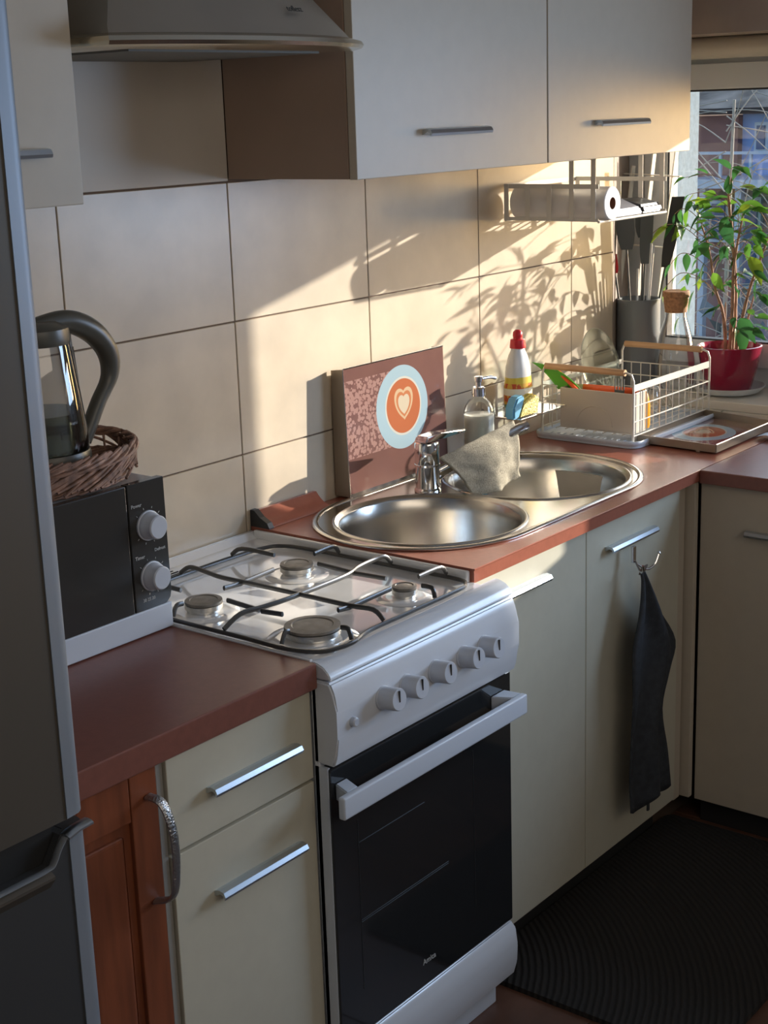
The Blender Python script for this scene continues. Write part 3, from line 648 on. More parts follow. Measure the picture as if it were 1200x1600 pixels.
# ================================================================= PRINTED METAL PLATES
def uvplane(bm, face_pts, uvs):
    l = bm.loops.layers.uv.verify(); f = bm.faces.new([bm.verts.new(p) for p in face_pts])
    for lp, q in zip(f.loops, uvs): lp[l].uv = q
    return bm
m_back = M('plate_bare_metal', (.33, .27, .21), .35, .6)
t = thing('hob_cover', 'metal cover plate with a coffee-cup print, standing against the tiles behind the sink', 'plate', (.97, -.03, .862), 'coffee-print metal covers')
x0, x1, z0, z1 = .782, 1.158, .866, 1.157; yb, yt = -.047, -.038
pic = obj('printed_face', uvplane(BM(), [(x0, yb, z0), (x1, yb, z0), (x1, yt, z1), (x0, yt, z1)], [(0, 0), (x1 - x0, 0), (x1 - x0, z1 - z0), (0, z1 - z0)]), m_coffee, t)
bm = BM()
prism(bm, [(yb + .0006, z0), (yt + .0006, z1), (yt + .0018, z1), (yb + .0018, z0)], 'x', x0, x1)
obj('sheet', bm, m_back, t)
obj('side_flange', prism(BM(), [(yb, z0), (yt, z1), (-.005, z1 - .004), (-.005, z0)], 'x', x0 - .0015, x0), m_back, t)
obj('side_flange', prism(BM(), [(yb, z0), (yt, z1), (-.005, z1 - .004), (-.005, z0)], 'x', x1, x1 + .0015), m_back, t)
obj('top_edge', tube(BM(), [(x0, yt, z1), (x1, yt, z1)], .0018, 8), m_chrome, t, smooth=True)
obj('bottom_ledge', prism(BM(), [(yb, z0), (yb - .006, z0 - .003), (yb - .006, z0), (yb, z0 + .006)], 'x', x0, x1), m_chrome, t)
obj('edge_bead', tube(BM(), [(x0, yb, z0), (x0, yt, z1)], .0014, 6), m_chrome, t, smooth=True)
t = thing('hob_cover', 'coffee-print metal cover plate lying face up on the worktop by the window', 'plate', (1.76, -.43, .862), 'coffee-print metal covers')
A, Bp, Cc, D = Vector((1.612, -.318, .8745)), Vector((1.598, -.545, .8745)), Vector((1.935, -.545, .8745)), Vector((1.985, -.318, .8745))
dn = Vector((0, 0, -.008))
obj('printed_face', uvplane(BM(), [p + dn for p in (Bp, Cc, D, A)], [(.03, .02), (.38, .02), (.38, .29), (.03, .29)]), m_coffee, t)
def strip(p, q, h, o=Vector((0, 0, 0))):
    bm = BM(); n = (q - p).cross(Vector((0, 0, 1))).normalized() * .0015; up = Vector((0, 0, h)); vs = []
    for s_ in (-1, 1):
        for b_ in (p, q): vs += [bm.verts.new(b_ + n * s_ + dn * 1.2), bm.verts.new(b_ + n * s_ + up + n * 0)]
    a, b, c, d, e, f, g, h_ = vs
    for fc in ((a, b, d, c), (e, g, h_, f), (a, e, f, b), (c, d, h_, g), (b, f, h_, d), (a, c, g, e)): bm.faces.new(fc)
    return bm
obj('raised_edge', strip(A, Bp, .010), m_back, t); obj('raised_edge', strip(Bp, Cc, .010), m_back, t)
obj('raised_edge', strip(Cc, D, .010), m_back, t); obj('raised_edge', strip(D, A, .010), m_back, t)
obj('rolled_edge', tube(BM(), [Bp + Vector((0, 0, .010)), Cc + Vector((0, 0, .010))], .0022, 8), m_chrome, t, smooth=True)
obj('under_leg', B(1.60, 1.93, -.50, -.49, .8612, .8645), m_back, t); obj('under_leg', B(1.63, 1.95, -.36, -.35, .8612, .8645), m_back, t)
tag(obj('paper_strip', sheet([(1.80, -.556, .868), (1.86, -.556, .868), (1.84, -.64, .863), (1.795, -.63, .863)], 4, 8, lambda u, v: (0, 0, .010 * math.sin(v * 3.1))), m_tag, smooth=2), 'curled bluish paper strip sticking out under the lying plate', 'paper')

# ================================================================= WASHING-UP THINGS
t = thing('sink_caddy', 'narrow chrome shelf holding sponge and detergent above the tap', 'shelf', (1.44, -.08, .955))
obj('shelf_plate', B(1.325, 1.535, -.150, -.012, .9555, .9585, bev=.001), m_glass, t)
obj('rail', tube(BM(), [(1.325, -.012, .957), (1.325, -.152, .957), (1.535, -.152, .957), (1.535, -.012, .957)], .0028, 8), m_chrome, t, smooth=True)
for x in (1.36, 1.50): obj('bracket', tube(BM(), [(x, -.001, .957), (x, -.012, .957)], .009, 12), m_chrome, t, smooth=True)
t = thing('dish_soap_bottle', 'white detergent bottle with a red cap and yellow-red label', 'bottle', (1.425, -.078, .959))
bx, by, s_ = 1.425, -.078, (.62, .62)
prof = [(0, .9588), (.034, .9588), (.039, .966), (.0415, .985), (.0415, 1.02), (.038, 1.040), (.0385, 1.052), (.0365, 1.070), (.029, 1.098), (.0215, 1.112), (.0195, 1.120), (0, 1.120)]
obj('body', lathe(BM(), prof, (bx, by, 0), seg=36, sx=1.0, sy=.79), m_bottle, t, smooth=True)
obj('label_wrap', lathe(BM(), [(.0405, .968), (.0422, .985), (.0422, 1.02), (.0395, 1.034), (.0388, 1.043), (.0380, 1.047)], (bx, by, 0), seg=36, sx=1.0, sy=.80), m_label, t, smooth=2)
cp = obj('cap', lathe(BM(), [(0, 1.118), (.0205, 1.118), (.0205, 1.124), (.0185, 1.139), (.0160, 1.140), (.0120, 1.1405), (.0115, 1.146), (0, 1.146)], (bx, by, 0), seg=24), m_red_, t, smooth=True)
obj('cap_tip', lathe(BM(), [(0, 1.145), (.0125, 1.145), (.0130, 1.150), (.0120, 1.158), (.0065, 1.1635), (0, 1.165)], (bx, by, 0), seg=10), m_red_, cp, smooth=True)
t = thing('soap_dispenser', 'round clear glass soap dispenser with a chrome pump', 'dispenser', (1.225, -.095, .864))
obj('glass_body', lathe(BM(), [(0, .8632), (.036, .8632), (.039, .868), (.039, .985), (.036, 1.004), (.026, 1.018), (.015, 1.026), (.0145, 1.034)], (1.225, -.095, 0), seg=36), m_glass, t, smooth=2)
obj('liquid_soap', lathe(BM(), [(0, .867), (.036, .867), (.0365, .985), (0, .986)], (1.225, -.095, 0), seg=32), M('milky_soap', (.66, .66, .58), .4), t, smooth=True)
obj('collar', lathe(BM(), [(0, 1.030), (.0165, 1.030), (.0165, 1.049), (.013, 1.052), (0, 1.052)], (1.225, -.095, 0), seg=20), m_chrome, t, smooth=True)
pu = obj('pump', lathe(BM(), [(0, 1.052), (.0075, 1.052), (.0075, 1.064), (.0105, 1.066), (.0105, 1.077), (0, 1.079)], (1.225, -.095, 0), seg=20), m_chrome, t, smooth=True)
obj('nozzle', tube(BM(), smoothline([(1.225, -.095, 1.071), (1.26, -.105, 1.071), (1.277, -.11, 1.066)], 3), .0042, 10), m_chrome, t, smooth=True)
m_sponge = M('yellow_sponge', (.62, .48, .10), .9, noise=(160, .35), bump=(300, 1)); m_scour = M('metallic_scourer', (.55, .46, .16), .28, .7, noise=(240, .8), bump=(400, 1.5))
t = thing('sponge', 'yellow-green glittery scouring sponge leaning on the shelf in front of the detergent', 'sponge', (1.37, -.13, .962))
bm = prism(BM(), [(1.326, .9605), (1.415, .9605), (1.424, 1.000), (1.392, 1.012), (1.345, .996)], 'y', -.140, -.120, bev=.004); obj('foam', bm, m_sponge, t, smooth=True)
bm = prism(BM(), [(1.330, .9615), (1.412, .9615), (1.420, .998), (1.391, 1.008), (1.349, .994)], 'y', -.1455, -.1405, bev=.002); obj('scouring_side', bm, m_scour, t, smooth=True, label='glittering scouring side')
tag(obj('cleaning_pad', prism(BM(), [(1.300, .9605), (1.323, .9605), (1.334, .994), (1.350, 1.004), (1.346, 1.016), (1.318, 1.014), (1.301, .990)], 'y', -.148, -.120, bev=.004), m_blueplastic, smooth=True), 'light blue cleaning pad tucked behind the yellow sponge', 'pad')

# dish rack
t = thing('dish_rack', 'white wire dish rack with beech handles standing on a white drip tray', 'rack', (1.77, -.20, .862))
tr = prism(BM(), rrect(1.545, 2.000, -.352, -.045, .03), 'z', .8612, .868)
obj('drip_tray', tr, m_whitep, t, smooth=True)
obj('tray_rim', tube(BM(), [(x, y, .873) for x, y in rrect(1.545, 2.000, -.352, -.045, .03)], 0, seg=8, closed=True, flat=(.003, .006)), m_whitep, t, smooth=True)
for i in range(14): obj('tray_rib', B(1.556, 1.572 if 0 else 1.600, -.335 + i * .020, -.3275 + i * .020, .868, .8705), m_whitep, t)
X0, X1, Y0, Y1, ZB, ZT = 1.565, 1.985, -.332, -.062, .889, 1.000
obj('top_band', tube(BM(), [(X0, Y0, ZT + .012), (X1, Y0, ZT + .012)], 0, seg=4, flat=(.0012, .0085)), m_wire, t)
obj('top_band', tube(BM(), [(X0, Y1, ZT), (X1, Y1, ZT)], 0, seg=4, flat=(.0012, .006)), m_wire, t)
for x in (X0, X1):
    pts = [(x, Y0, .874), (x, Y0, 1.030), (x, Y0 + .006, 1.045), (x, Y0 + .02, 1.050), (x, Y1 - .02, 1.050), (x, Y1 - .006, 1.045), (x, Y1, 1.030), (x, Y1, .874)]
    obj('end_frame', tube(BM(), pts, .003, 8), m_wire, t, smooth=True)
    obj('wooden_handle', tube(BM(), [(x, Y0 + .024, 1.050), (x, Y1 - .010, 1.050)], .0085, 14), m_woodl, t, smooth=True, label='beech grip')
    for z in (.93, .965, 1.0): obj('wire', tube(BM(), [(x, -.108 if x == X0 else Y0, z), (x, Y1, z)], .0016, 6), m_wire, t)
    for i in range(1, 9):
        y = Y0 + (Y1 - Y0) * i / 9
        if x == X1 or y > -.115: obj('wire', tube(BM(), [(x, y, ZB), (x, y, 1.0)], .0016, 6), m_wire, t)
for y in (Y0, Y1):
    for z in (ZB, .925, .965): obj('wire', tube(BM(), [(X0, y, z), (X1, y, z)], .0018, 6), m_wire, t)
    for i in range(1, 12): x = X0 + (X1 - X0) * i / 12; obj('wire', tube(BM(), [(x, y, ZB), (x, y, ZT + (.008 if y == Y0 else 0))], .0016, 6), m_wire, t)
for i in range(9):
    y = -.30 + i * .028; obj('base_wire', tube(BM(), [(X0, y, ZB), (X1, y, ZB)], .0015, 6), m_wire, t)
for i in range(8):
    x = 1.70 + i * .036; pts = [(x, -.26, ZB)] + [(x, -.22 - .022 * math.cos(a), ZB + .030 * math.sin(a)) for a in (math.pi * k / 8 for k in range(1, 8))] + [(x, -.19, ZB)]
    obj('plate_divider', tube(BM(), pts, .0015, 6), m_wire, t, smooth=True)
t = thing('cutlery_box', 'off-white plastic cutlery box at the near end of the dish rack', 'box', (1.606, -.22, .892))
bm = BM()
for (xa, xb, ya, yb_) in ((1.572, 1.576, -.326, -.112), (1.636, 1.640, -.326, -.112), (1.5762, 1.6358, -.326, -.322), (1.5762, 1.6358, -.116, -.112)): box(bm, xa, xb, ya, yb_, .8945, .996, bev=.0015)
box(bm, 1.572, 1.640, -.326, -.112, .8912, .8945)
obj('box_shell', bm, m_cream_t, t)
ar = [(1.5716, -.215 - .052 * math.cos(a), .905 + .050 * math.sin(a)) for a in (math.pi * k / 20 for k in range(21))]
obj('embossed_arch', tube(BM(), ar, .0012, 6), m_cream_t, t, smooth=True)
bm = thick(sheet([(1.555, -.040, 1.060), (1.580, -.085, 1.046), (1.606, -.160, .990), (1.606, -.090, .985)], 10, 12, lambda u, v: (.010 * math.sin(u * 3.1) - .008, 0, .008 * math.sin(v * 3.1))), .0025)
tag(obj('spatula', bm, m_lime, smooth=2), 'bright green plastic scoop sticking out of the cutlery box', 'spatula')
tag(obj('peeler', tube(BM(), [(1.600, -.082, 1.038), (1.592, -.118, 1.014), (1.586, -.155, .990), (1.584, -.163, .980)], 0, seg=8, flat=(.006, .005)), m_orange, smooth=True), 'orange plastic handle leaning over the cutlery box rim', 'peeler')
tag(obj('knife', tube(BM(), [(1.626, -.150, .990), (1.626, -.312, .992)], 0, seg=8, flat=(.004, .010)), m_orange, smooth=True), 'long orange blade resting inside the rim of the cutlery box', 'knife')
bm = BM(); tube(bm, [(1.600, -.272, .90), (1.600, -.272, .990)], 0, seg=8, flat=(.004, .0015)); box(bm, 1.5985, 1.6015, -.286, -.258, .988, .998, bev=.001)
for i in range(4): box(bm, 1.5990, 1.6010, -.286 + i * .0085, -.2835 + i * .0085, .997, 1.027)
tag(obj('fork', bm, m_darkgrey), 'dark steel fork standing tines up in the cutlery box', 'fork')
bm = BM(); c_ = Vector((1.735, -.155, 1.025)); ax = Vector((1, -.55, .12)).normalized()
tag(obj('glass_plate', lathe(bm, [(0, 0), (.060, 0), (.070, -.003), (.100, -.014), (.1015, -.012), (.070, 0), (.060, .003), (0, .003)], (1.735, -.150, 1.022 + .012), ax, 48), m_greenglass, smooth=True), 'clear glass plate with a greenish edge upright in the dish rack', 'plate')
t = thing('small_bottle', 'small amber squeeze bottle inside the dish rack behind the cutlery box', 'bottle', (1.668, -.304, .892))
obj('body', lathe(BM(), [(0, .8915), (.016, .8915), (.018, .900), (.018, .950), (.012, .980), (.006, .992), (0, .992)], (1.668, -.304, 0), seg=24), m_amber, t, smooth=True)
t = thing('drinking_glass', 'clear tumbler upside down in the dish rack next to the amber bottle', 'glass', (1.735, -.290, .892))
obj('glass_wall', lathe(BM(), [(.026, .8915), (.028, .95), (.024, .985), (.012, .990), (0, .990)], (1.735, -.290, 0), seg=28), m_glass, t, smooth=2)

# under-shelf basket with paper and foil
t = thing('hanging_wire_basket', 'white strip basket hanging under the wall cupboard', 'basket', (1.5, -.15, 1.45))
XB0, XB1, YB0, YB1, ZL = 1.460, 1.800, -.290, -.022, 1.432
for x in (XB0, XB1):
    s2 = -.0015 if x == XB0 else .0015
    for i, y in enumerate((-.026, -.088, -.151, -.215, -.276)):
        top = 1.5835 if i > 2 else 1.521
        obj('hanger' if i > 2 else 'strap', box(BM(), x - .0008 + s2, x + .0008 + s2, y - .0065, y + .0065, ZL, top), m_wire, t)
    obj('rail', box(BM(), x - .001, x + .001, YB0, YB1, 1.510, 1.521), m_wire, t)
    obj('rail', box(BM(), x - .001, x + .001, YB0, YB1, ZL, ZL + .008), m_wire, t)
obj('top_clip', box(BM(), XB0 - .002, XB0 + .002, -.283, -.208, 1.578, 1.5835), m_wire, t); obj('top_clip', box(BM(), XB1 - .002, XB1 + .002, -.283, -.208, 1.578, 1.5835), m_wire, t)
for i in range(7):
    x = XB0 + .028 + i * .047; obj('floor_strap', box(BM(), x - .005, x + .005, YB0, YB1, ZL - .0015, ZL), m_wire, t)
obj('front_rail', tube(BM(), [(XB0, YB0, ZL), (XB1, YB0, ZL)], .0035, 8), m_wire, t, smooth=True)
obj('back_rail', tube(BM(), [(XB0, YB1, ZL), (XB1, YB1, ZL)], .003, 8), m_wire, t, smooth=True)
obj('back_rail', box(BM(), XB0, XB1, YB1 - .001, YB1 + .001, 1.510, 1.521), m_wire, t)
t = thing('paper_roll', 'white kitchen paper roll lying end-on in the hanging basket', 'roll', (1.507, -.16, 1.474))
RC = (1.506, -.302, 1.4735)
obj('paper', lathe(BM(), [(.0145, 0), (.038, 0), (.040, .002), (.040, .270), (.038, .272), (.0145, .272)], RC, (0, 1, 0), 44), m_paper, t, smooth=True)
obj('core', lathe(BM(), [(.0145, 0), (.0145, .27), (.0125, .27), (.0125, 0)], RC, (0, 1, 0), 28), m_core, t, smooth=True)
obj('core_shadow', lathe(BM(), [(0, .06), (.0125, .06)], RC, (0, 1, 0), 28), m_core, t)
tag(obj('foil_pack', prism(BM(), [(-.284, 1.436), (-.275, 1.452), (-.22, 1.474), (-.13, 1.47), (-.08, 1.437)], 'x', 1.552, 1.690, bev=.003), m_foil, smooth=True), 'silvery folded foil packet in the hanging basket beside the paper roll', 'packet')
tag(obj('black_pouch', prism(BM(), [(-.286, 1.436), (-.278, 1.456), (-.22, 1.470), (-.13, 1.462), (-.08, 1.437)], 'x', 1.693, 1.796, bev=.006), m_black, smooth=True), 'black pouch at the window end of the hanging basket', 'pouch')
t = thing('lattice_rack', 'white flat-strip lattice leaning upright in the corner beside the window frame', 'rack', (2.10, -.05, .9))
def bar(p, q, w_=.008): return obj('strip', tube(BM(), [p, q], 0, seg=4, flat=(w_, .0015)), m_wire, t)
for a, b in (((2.21, -.105, 1.57), (2.16, -.055, .93)), ((2.21, -.035, 1.57), (2.16, .012, .93)), ((2.205, .030, 1.53), (2.165, .060, 1.10))): bar(a, b, .010)
for z, s2 in ((1.50, 0), (1.30, .016)): bar((2.198 - s2, -.125 + s2, z), (2.20 - s2, .055, z + .008), .008)

# utensils
t = thing('utensil_jar', 'dark grey cylindrical utensil jar in the corner of the windowsill', 'jar', (2.125, -.035, .9))
JC = (2.118, -.040, 0)
obj('jar_wall', lathe(BM(), [(0, .9005), (.060, .9005), (.062, .905), (.062, 1.160), (.060, 1.162), (.057, 1.160), (.057, .91), (0, .91)], JC, seg=40), m_jar, t, smooth=True)
def ut(name, label, dx, dy, z1, mat, head, tilt=(0, 0), cat='utensil', flat=None, hz=.08):
    a = Vector((JC[0] + dx * .6, JC[1] + dy * .6, .93)); b = Vector((JC[0] + dx + tilt[0], JC[1] + dy + tilt[1], z1)); q = thing(name, label, cat, tuple(a), 'utensils in the grey jar')
    obj('handle', tube(BM(), [a, b], .0032, 8), m_alu if mat is m_alu else m_darkgrey, q, smooth=True)
    if head:
        w_, th = head; bb = b + (b - a).normalized() * hz; n_ = 6
        pts = [b.lerp(bb, i / n_) for i in range(n_ + 1)]; bm = BM(); rings = []
        side = Vector((.55, -.83, 0)); nrm = Vector((.83, .55, 0))
        for i, p in enumerate(pts):
            k = w_ * (.45 + .55 * math.sin(min(1, (i + .6) / 3) * math.pi / 2)); rings.append([bm.verts.new(p + side * k * a_ + nrm * th * b_) for a_, b_ in ((-1, -.4), (-.8, 1), (.8, 1), (1, -.4))])
        for A_, D_ in zip(rings, rings[1:]):
            for k in range(4): bm.faces.new((A_[k], A_[(k + 1) % 4], D_[(k + 1) % 4], D_[k]))
        bm.faces.new(rings[0]); bm.faces.new(rings[-1]); obj('head', bm, mat, q, smooth=True)
    return q
ut('spatula', 'dark slotted spatula, its blade highest in the grey jar', -.010, .012, 1.30, m_darkgrey, (.026, .003), (-.006, .02), hz=.13)
ut('ladle', 'dark grey ladle in the grey jar behind the spatula', .020, .0, 1.33, m_darkgrey, (.024, .004), (.02, .01), hz=.10)
ut('spatula', 'black turner leaning towards the window in the grey jar', .012, -.03, 1.25, m_black, (.018, .003), (.012, -.040), hz=.20)
ut('spoon', 'charcoal serving spoon in the middle of the grey jar', .0, -.006, 1.26, m_darkgrey, (.018, .004), (.0, -.012), hz=.16)
ut('spatula', 'red silicone spatula at the wall side of the grey jar', -.03, .03, 1.235, m_red_, (.011, .004), (-.01, .025), hz=.055)
ut('whisk', 'thin steel skewer standing in the grey jar', -.01, -.028, 1.32, m_alu, None, (-.004, -.018))
ut('skewer', 'short steel stick at the front of the grey jar', -.035, -.005, 1.25, m_alu, None, (-.004, -.012))
ut('tongs', 'pair of pale steel tongs in the grey jar', .01, -.020, 1.29, m_alu, (.004, .002), (.004, -.016), hz=.02)
t = thing('cork_carafe', 'clear glass carafe with a fat cork stopper on the windowsill', 'carafe', (2.13, -.15, .9))
KC = (2.120, -.158, 0)
obj('glass_body', lathe(BM(), [(0, .9005), (.055, .9005), (.060, .910), (.058, .99), (.046, 1.06), (.030, 1.115), (.028, 1.155), (.031, 1.16)], KC, seg=40), m_glass, t, smooth=2)
obj('cork', lathe(BM(), [(0, 1.128), (.0305, 1.128), (.034, 1.150), (.0355, 1.170), (.0385, 1.173), (.0385, 1.185), (.036, 1.188), (0, 1.188)], KC, seg=32), m_cork, t, smooth=True)

# towel on hook
t = thing('door_hook', 'small chrome double hook clipped on the sink cupboard handle', 'hook', (1.115, -.60, .74))
obj('clip', B(1.106, 1.120, -.5895, -.5835, .715, .752, bev=.001), m_chrome, t)
obj('prong', tube(BM(), smoothline([(1.113, -.590, .720), (1.100, -.612, .700), (1.088, -.625, .708), (1.080, -.628, .722)], 4), .0026, 8), m_chrome, t, smooth=True)
obj('prong', tube(BM(), smoothline([(1.113, -.590, .716), (1.125, -.612, .700), (1.145, -.622, .708), (1.158, -.625, .730)], 4), .0026, 8), m_chrome, t, smooth=True)
obj('ball_end', lathe(BM(), [(0, -.004), (.003, -.003), (.0045, 0), (.003, .003), (0, .004)], (1.159, -.625, .732), seg=12), m_chrome, t, smooth=True)
t = thing('towel', 'charcoal towel hanging from the hook on the sink cupboard door', 'towel', (1.13, -.59, .70))
L_ = [(1.108, .702), (1.106, .680), (1.092, .64), (1.070, .58), (1.052, .52), (1.055, .42), (1.052, .32), (1.050, .22), (1.062, .13)]
R_ = [(1.128, .702), (1.130, .680), (1.150, .64), (1.208, .575), (1.278, .485), (1.245, .42), (1.205, .34), (1.228, .23), (1.243, .135)]
bm = BM(); g_ = []
Ls = smoothline([(x, 0, z) for x, z in L_], 4); Rs = smoothline([(x, 0, z) for x, z in R_], 4); nv = len(Ls)
for j in range(nv):
    v = j / (nv - 1); row = []
    for i in range(25):
        u = i / 24; p = Ls[j].lerp(Rs[j], u); am = .012 * min(1, v * 3)
        row.append(bm.verts.new((p.x, -.596 - .010 - am * (.6 + math.sin(u * 11 + v * 2.5)) - .016 * math.sin(u * math.pi) * min(1, v * 4), p.z - .012 * math.sin(u * 9) * (v > .98))))
    g_.append(row)
for j in range(nv - 1):
    for i in range(24): bm.faces.new((g_[j][i], g_[j][i + 1], g_[j + 1][i + 1], g_[j + 1][i]))
obj('cloth', thick(bm, .006), m_towel, t, smooth=2)
obj('hanging_loop', tube(BM(), smoothline([(1.112, -.606, .690), (1.109, -.613, .705), (1.117, -.616, .7085), (1.125, -.613, .705), (1.123, -.606, .690)], 3), 0, seg=8, flat=(.006, .0015)), M('brown_loop', (.16, .12, .10), .8), t, smooth=True)
obj('hem_tag', B(1.150, 1.158, -.612, -.608, .098, .128), m_towel, t)
# glass trinket / black items near the lying plate etc.

# ================================================================= PLANT
t = thing('saucer', 'white plant saucer on the windowsill', 'saucer', (2.165, -.298, .9))
PC = (2.168, -.303)
obj('dish', lathe(BM(), [(0, .9005), (.070, .9005), (.090, .910), (.100, .924), (.102, .924), (.098, .918), (.086, .906), (0, .905)], (*PC, 0), seg=48), m_saucer, t, smooth=True)
t = thing('potted_ficus', 'slim leafy weeping fig in a glossy crimson pot at the window', 'plant', (PC[0], PC[1], .906)); pl = t
obj('pot', lathe(BM(), [(0, .9055), (.058, .9055), (.062, .910), (.080, .975), (.089, 1.030), (.0905, 1.036), (.086, 1.037), (.082, 1.030), (.080, 1.012), (0, 1.012)], (*PC, 0), seg=56), m_pot, t, smooth=True)
obj('soil', lathe(BM(), [(.080, 1.0125), (.05, 1.019), (.02, 1.021), (0, 1.022)], (*PC, 0), seg=32), m_soil, t, smooth=True)
random.seed(21)
def pp(y, z, dx=0): return Vector((PC[0] + dx, y, z))
yc = PC[1]
TR = [([pp(yc + .010, 1.01), pp(yc + .022, 1.12), pp(yc + .040, 1.20, -.02), pp(yc + .055, 1.30, -.03), pp(yc + .085, 1.37, -.02)], .0055),
      ([pp(yc + .004, 1.01, .02), pp(yc - .004, 1.14, .02), pp(yc - .003, 1.26, .01), pp(yc + .004, 1.36, 0), pp(yc + .010, 1.45, -.01), pp(yc + .0, 1.50, -.01)], .0075),
      ([pp(yc - .004, 1.01, -.01), pp(yc - .010, 1.13, -.01), pp(yc - .006, 1.25, .0), pp(yc - .012, 1.33, .01), pp(yc - .025, 1.42, .02)], .0062),
      ([pp(yc - .018, 1.01, .0), pp(yc - .035, 1.11, .0), pp(yc - .055, 1.21, .01), pp(yc - .090, 1.32, .02), pp(yc - .12, 1.40, .0)], .0055),
      ([pp(yc + .018, 1.01, .01), pp(yc + .030, 1.08, .03), pp(yc + .035, 1.15, .04)], .0045), ([pp(yc - .012, 1.01, .02), pp(yc - .030, 1.09, .04), pp(yc - .045, 1.17, .05)], .0045)]
stems = []
for pts, r in TR:
    s = smoothline(pts, 5); n_ = len(s); obj('trunk', tube(BM(), s, [r * (1 - .65 * i / n_) * (1 + .12 * math.sin(i * 2.1)) for i in range(n_)], 8), m_bark, pl, smooth=True); stems.append(s)
lm = []
for k in range(3):
    bm = BM(); L0, W0 = .052, .0108 + .002 * k; n_ = 7; rows = []
    for i in range(n_ + 1):
        s = i / n_; w_ = W0 * math.sin(math.pi * s ** .8) * (1 - .25 * s) + .0003; cur = -.010 * (1 + k * .5) * s * s
        rows.append([bm.verts.new((-w_, L0 * s, cur + w_ * .30)), bm.verts.new((0, L0 * s, cur)), bm.verts.new((w_, L0 * s, cur + w_ * .30))])
    for a, b in zip(rows, rows[1:]):
        for c_ in (0, 1): bm.faces.new((a[c_], a[c_ + 1], b[c_ + 1], b[c_]))
    me = bpy.data.meshes.new('leaf'); bm.to_mesh(me); bm.free(); me.materials.append(m_leaf)
    for p in me.polygons: p.use_smooth = True
    lm.append(me)
nleaf = 0
def leaf(p, d, roll, sc):
    global nleaf
    Y = d.normalized(); X = Y.cross(Vector((0, 0, 1))); X = X.normalized() if X.length > .1 else Vector((1, 0, 0)); Z = X.cross(Y)
    R = Matrix((X, Y, Z)).transposed().to_4x4() @ Matrix.Rotation(roll, 4, 'Y'); o = bpy.data.objects.new('leaf', random.choice(lm)); C.objects.link(o); o.parent = pl
    o.matrix_local = Matrix.Translation(p - pl.location) @ R @ Matrix.Scale(sc, 4); nleaf += 1
def clampp(v):
    v.x = min(v.x, 2.255); v.y = min(v.y, .05)
    if v.z > 1.53: v.z = 1.53
    return v
tw = 0
for s, cnt in zip(stems, (11, 12, 9, 11, 3, 3)):
    for q in range(cnt):
        i = int(len(s) * (.42 + .56 * q / cnt)); p = s[min(i, len(s) - 1)]
        a = random.uniform(0, 2 * math.pi); d = Vector((math.cos(a) * .55 - .1, math.sin(a) * 1.0, random.uniform(.1, .8))).normalized(); ln = random.uniform(.06, .15)
        e1 = clampp(p + d * ln * .5 + Vector((0, 0, .01))); e2 = clampp(p + d * ln + Vector((0, 0, -.012))); path = smoothline([p, e1, e2], 3)
        obj('twig', tube(BM(), path, [.0013 * (1 - .5 * k / len(path)) for k in range(len(path))], 5), m_twig, pl, smooth=True); tw += 1
        for k in range(random.choice((2, 2, 3))):
            f = random.uniform(.4, 1) if k else 1; b = path[min(len(path) - 1, int(f * (len(path) - 1)))]
            ld = Vector((d.x * .5 + random.uniform(-.5, .3), d.y + random.uniform(-.8, .8), random.uniform(-.75, .35))); sc = random.uniform(.65, 1.15)
            if b.x + ld.normalized().x * .046 > 2.262: ld.x = -abs(ld.x)
            leaf(b, ld, random.uniform(-.9, .9), sc)
# large leaves at the crown, arching strands towards the jar
for y, z, dx, dy, dz, sc, ro in ((-.33, 1.475, -.03, -.8, .05, 1.5, .2), (-.30, 1.455, -.02, .1, 1, 1.1, 1.2), (-.255, 1.435, -.03, .9, .15, 1.45, .3), (-.34, 1.425, -.04, -.9, .1, 1.7, .5), (-.37, 1.41, -.02, -.7, .2, 1.6, -.3), (-.23, 1.405, -.04, .4, -.5, 1.2, .4), (-.30, 1.39, -.05, -.3, -.7, 1.5, .8), (-.28, 1.37, -.03, .7, -.3, 1.2, .1), (-.37, 1.36, -.03, -.7, -.2, 1.3, .2), (-.12, 1.365, -.03, .6, -.4, 1.3, .5), (-.14, 1.38, -.02, -.4, -.5, 1.2, -.4), (-.375, 1.29, -.04, -.4, -.4, 1.7, .2), (-.40, 1.33, -.02, -.5, .1, 1.5, -.3), (-.235, 1.27, -.03, .2, -.9, 1.3, .5), (-.26, 1.24, -.03, -.6, -.7, 1.2, 1.0), (-.21, 1.19, -.04, .3, -.9, 1.3, .4), (-.175, 1.20, -.03, .1, -1, 1.2, -.4), (-.39, 1.23, -.02, .1, -.9, 1.3, .5), (-.35, 1.12, -.04, -.6, -.6, 1.5, .8), (-.36, 1.09, -.05, -.3, -.9, 1.3, .2), (-.16, 1.11, -.03, .3, -.8, 1.0, .5), (-.29, 1.15, -.04, .7, -.3, 1.2, .2)):
    leaf(Vector((PC[0] + dx, y, z)), Vector((-.25, dy, dz)), ro, sc)
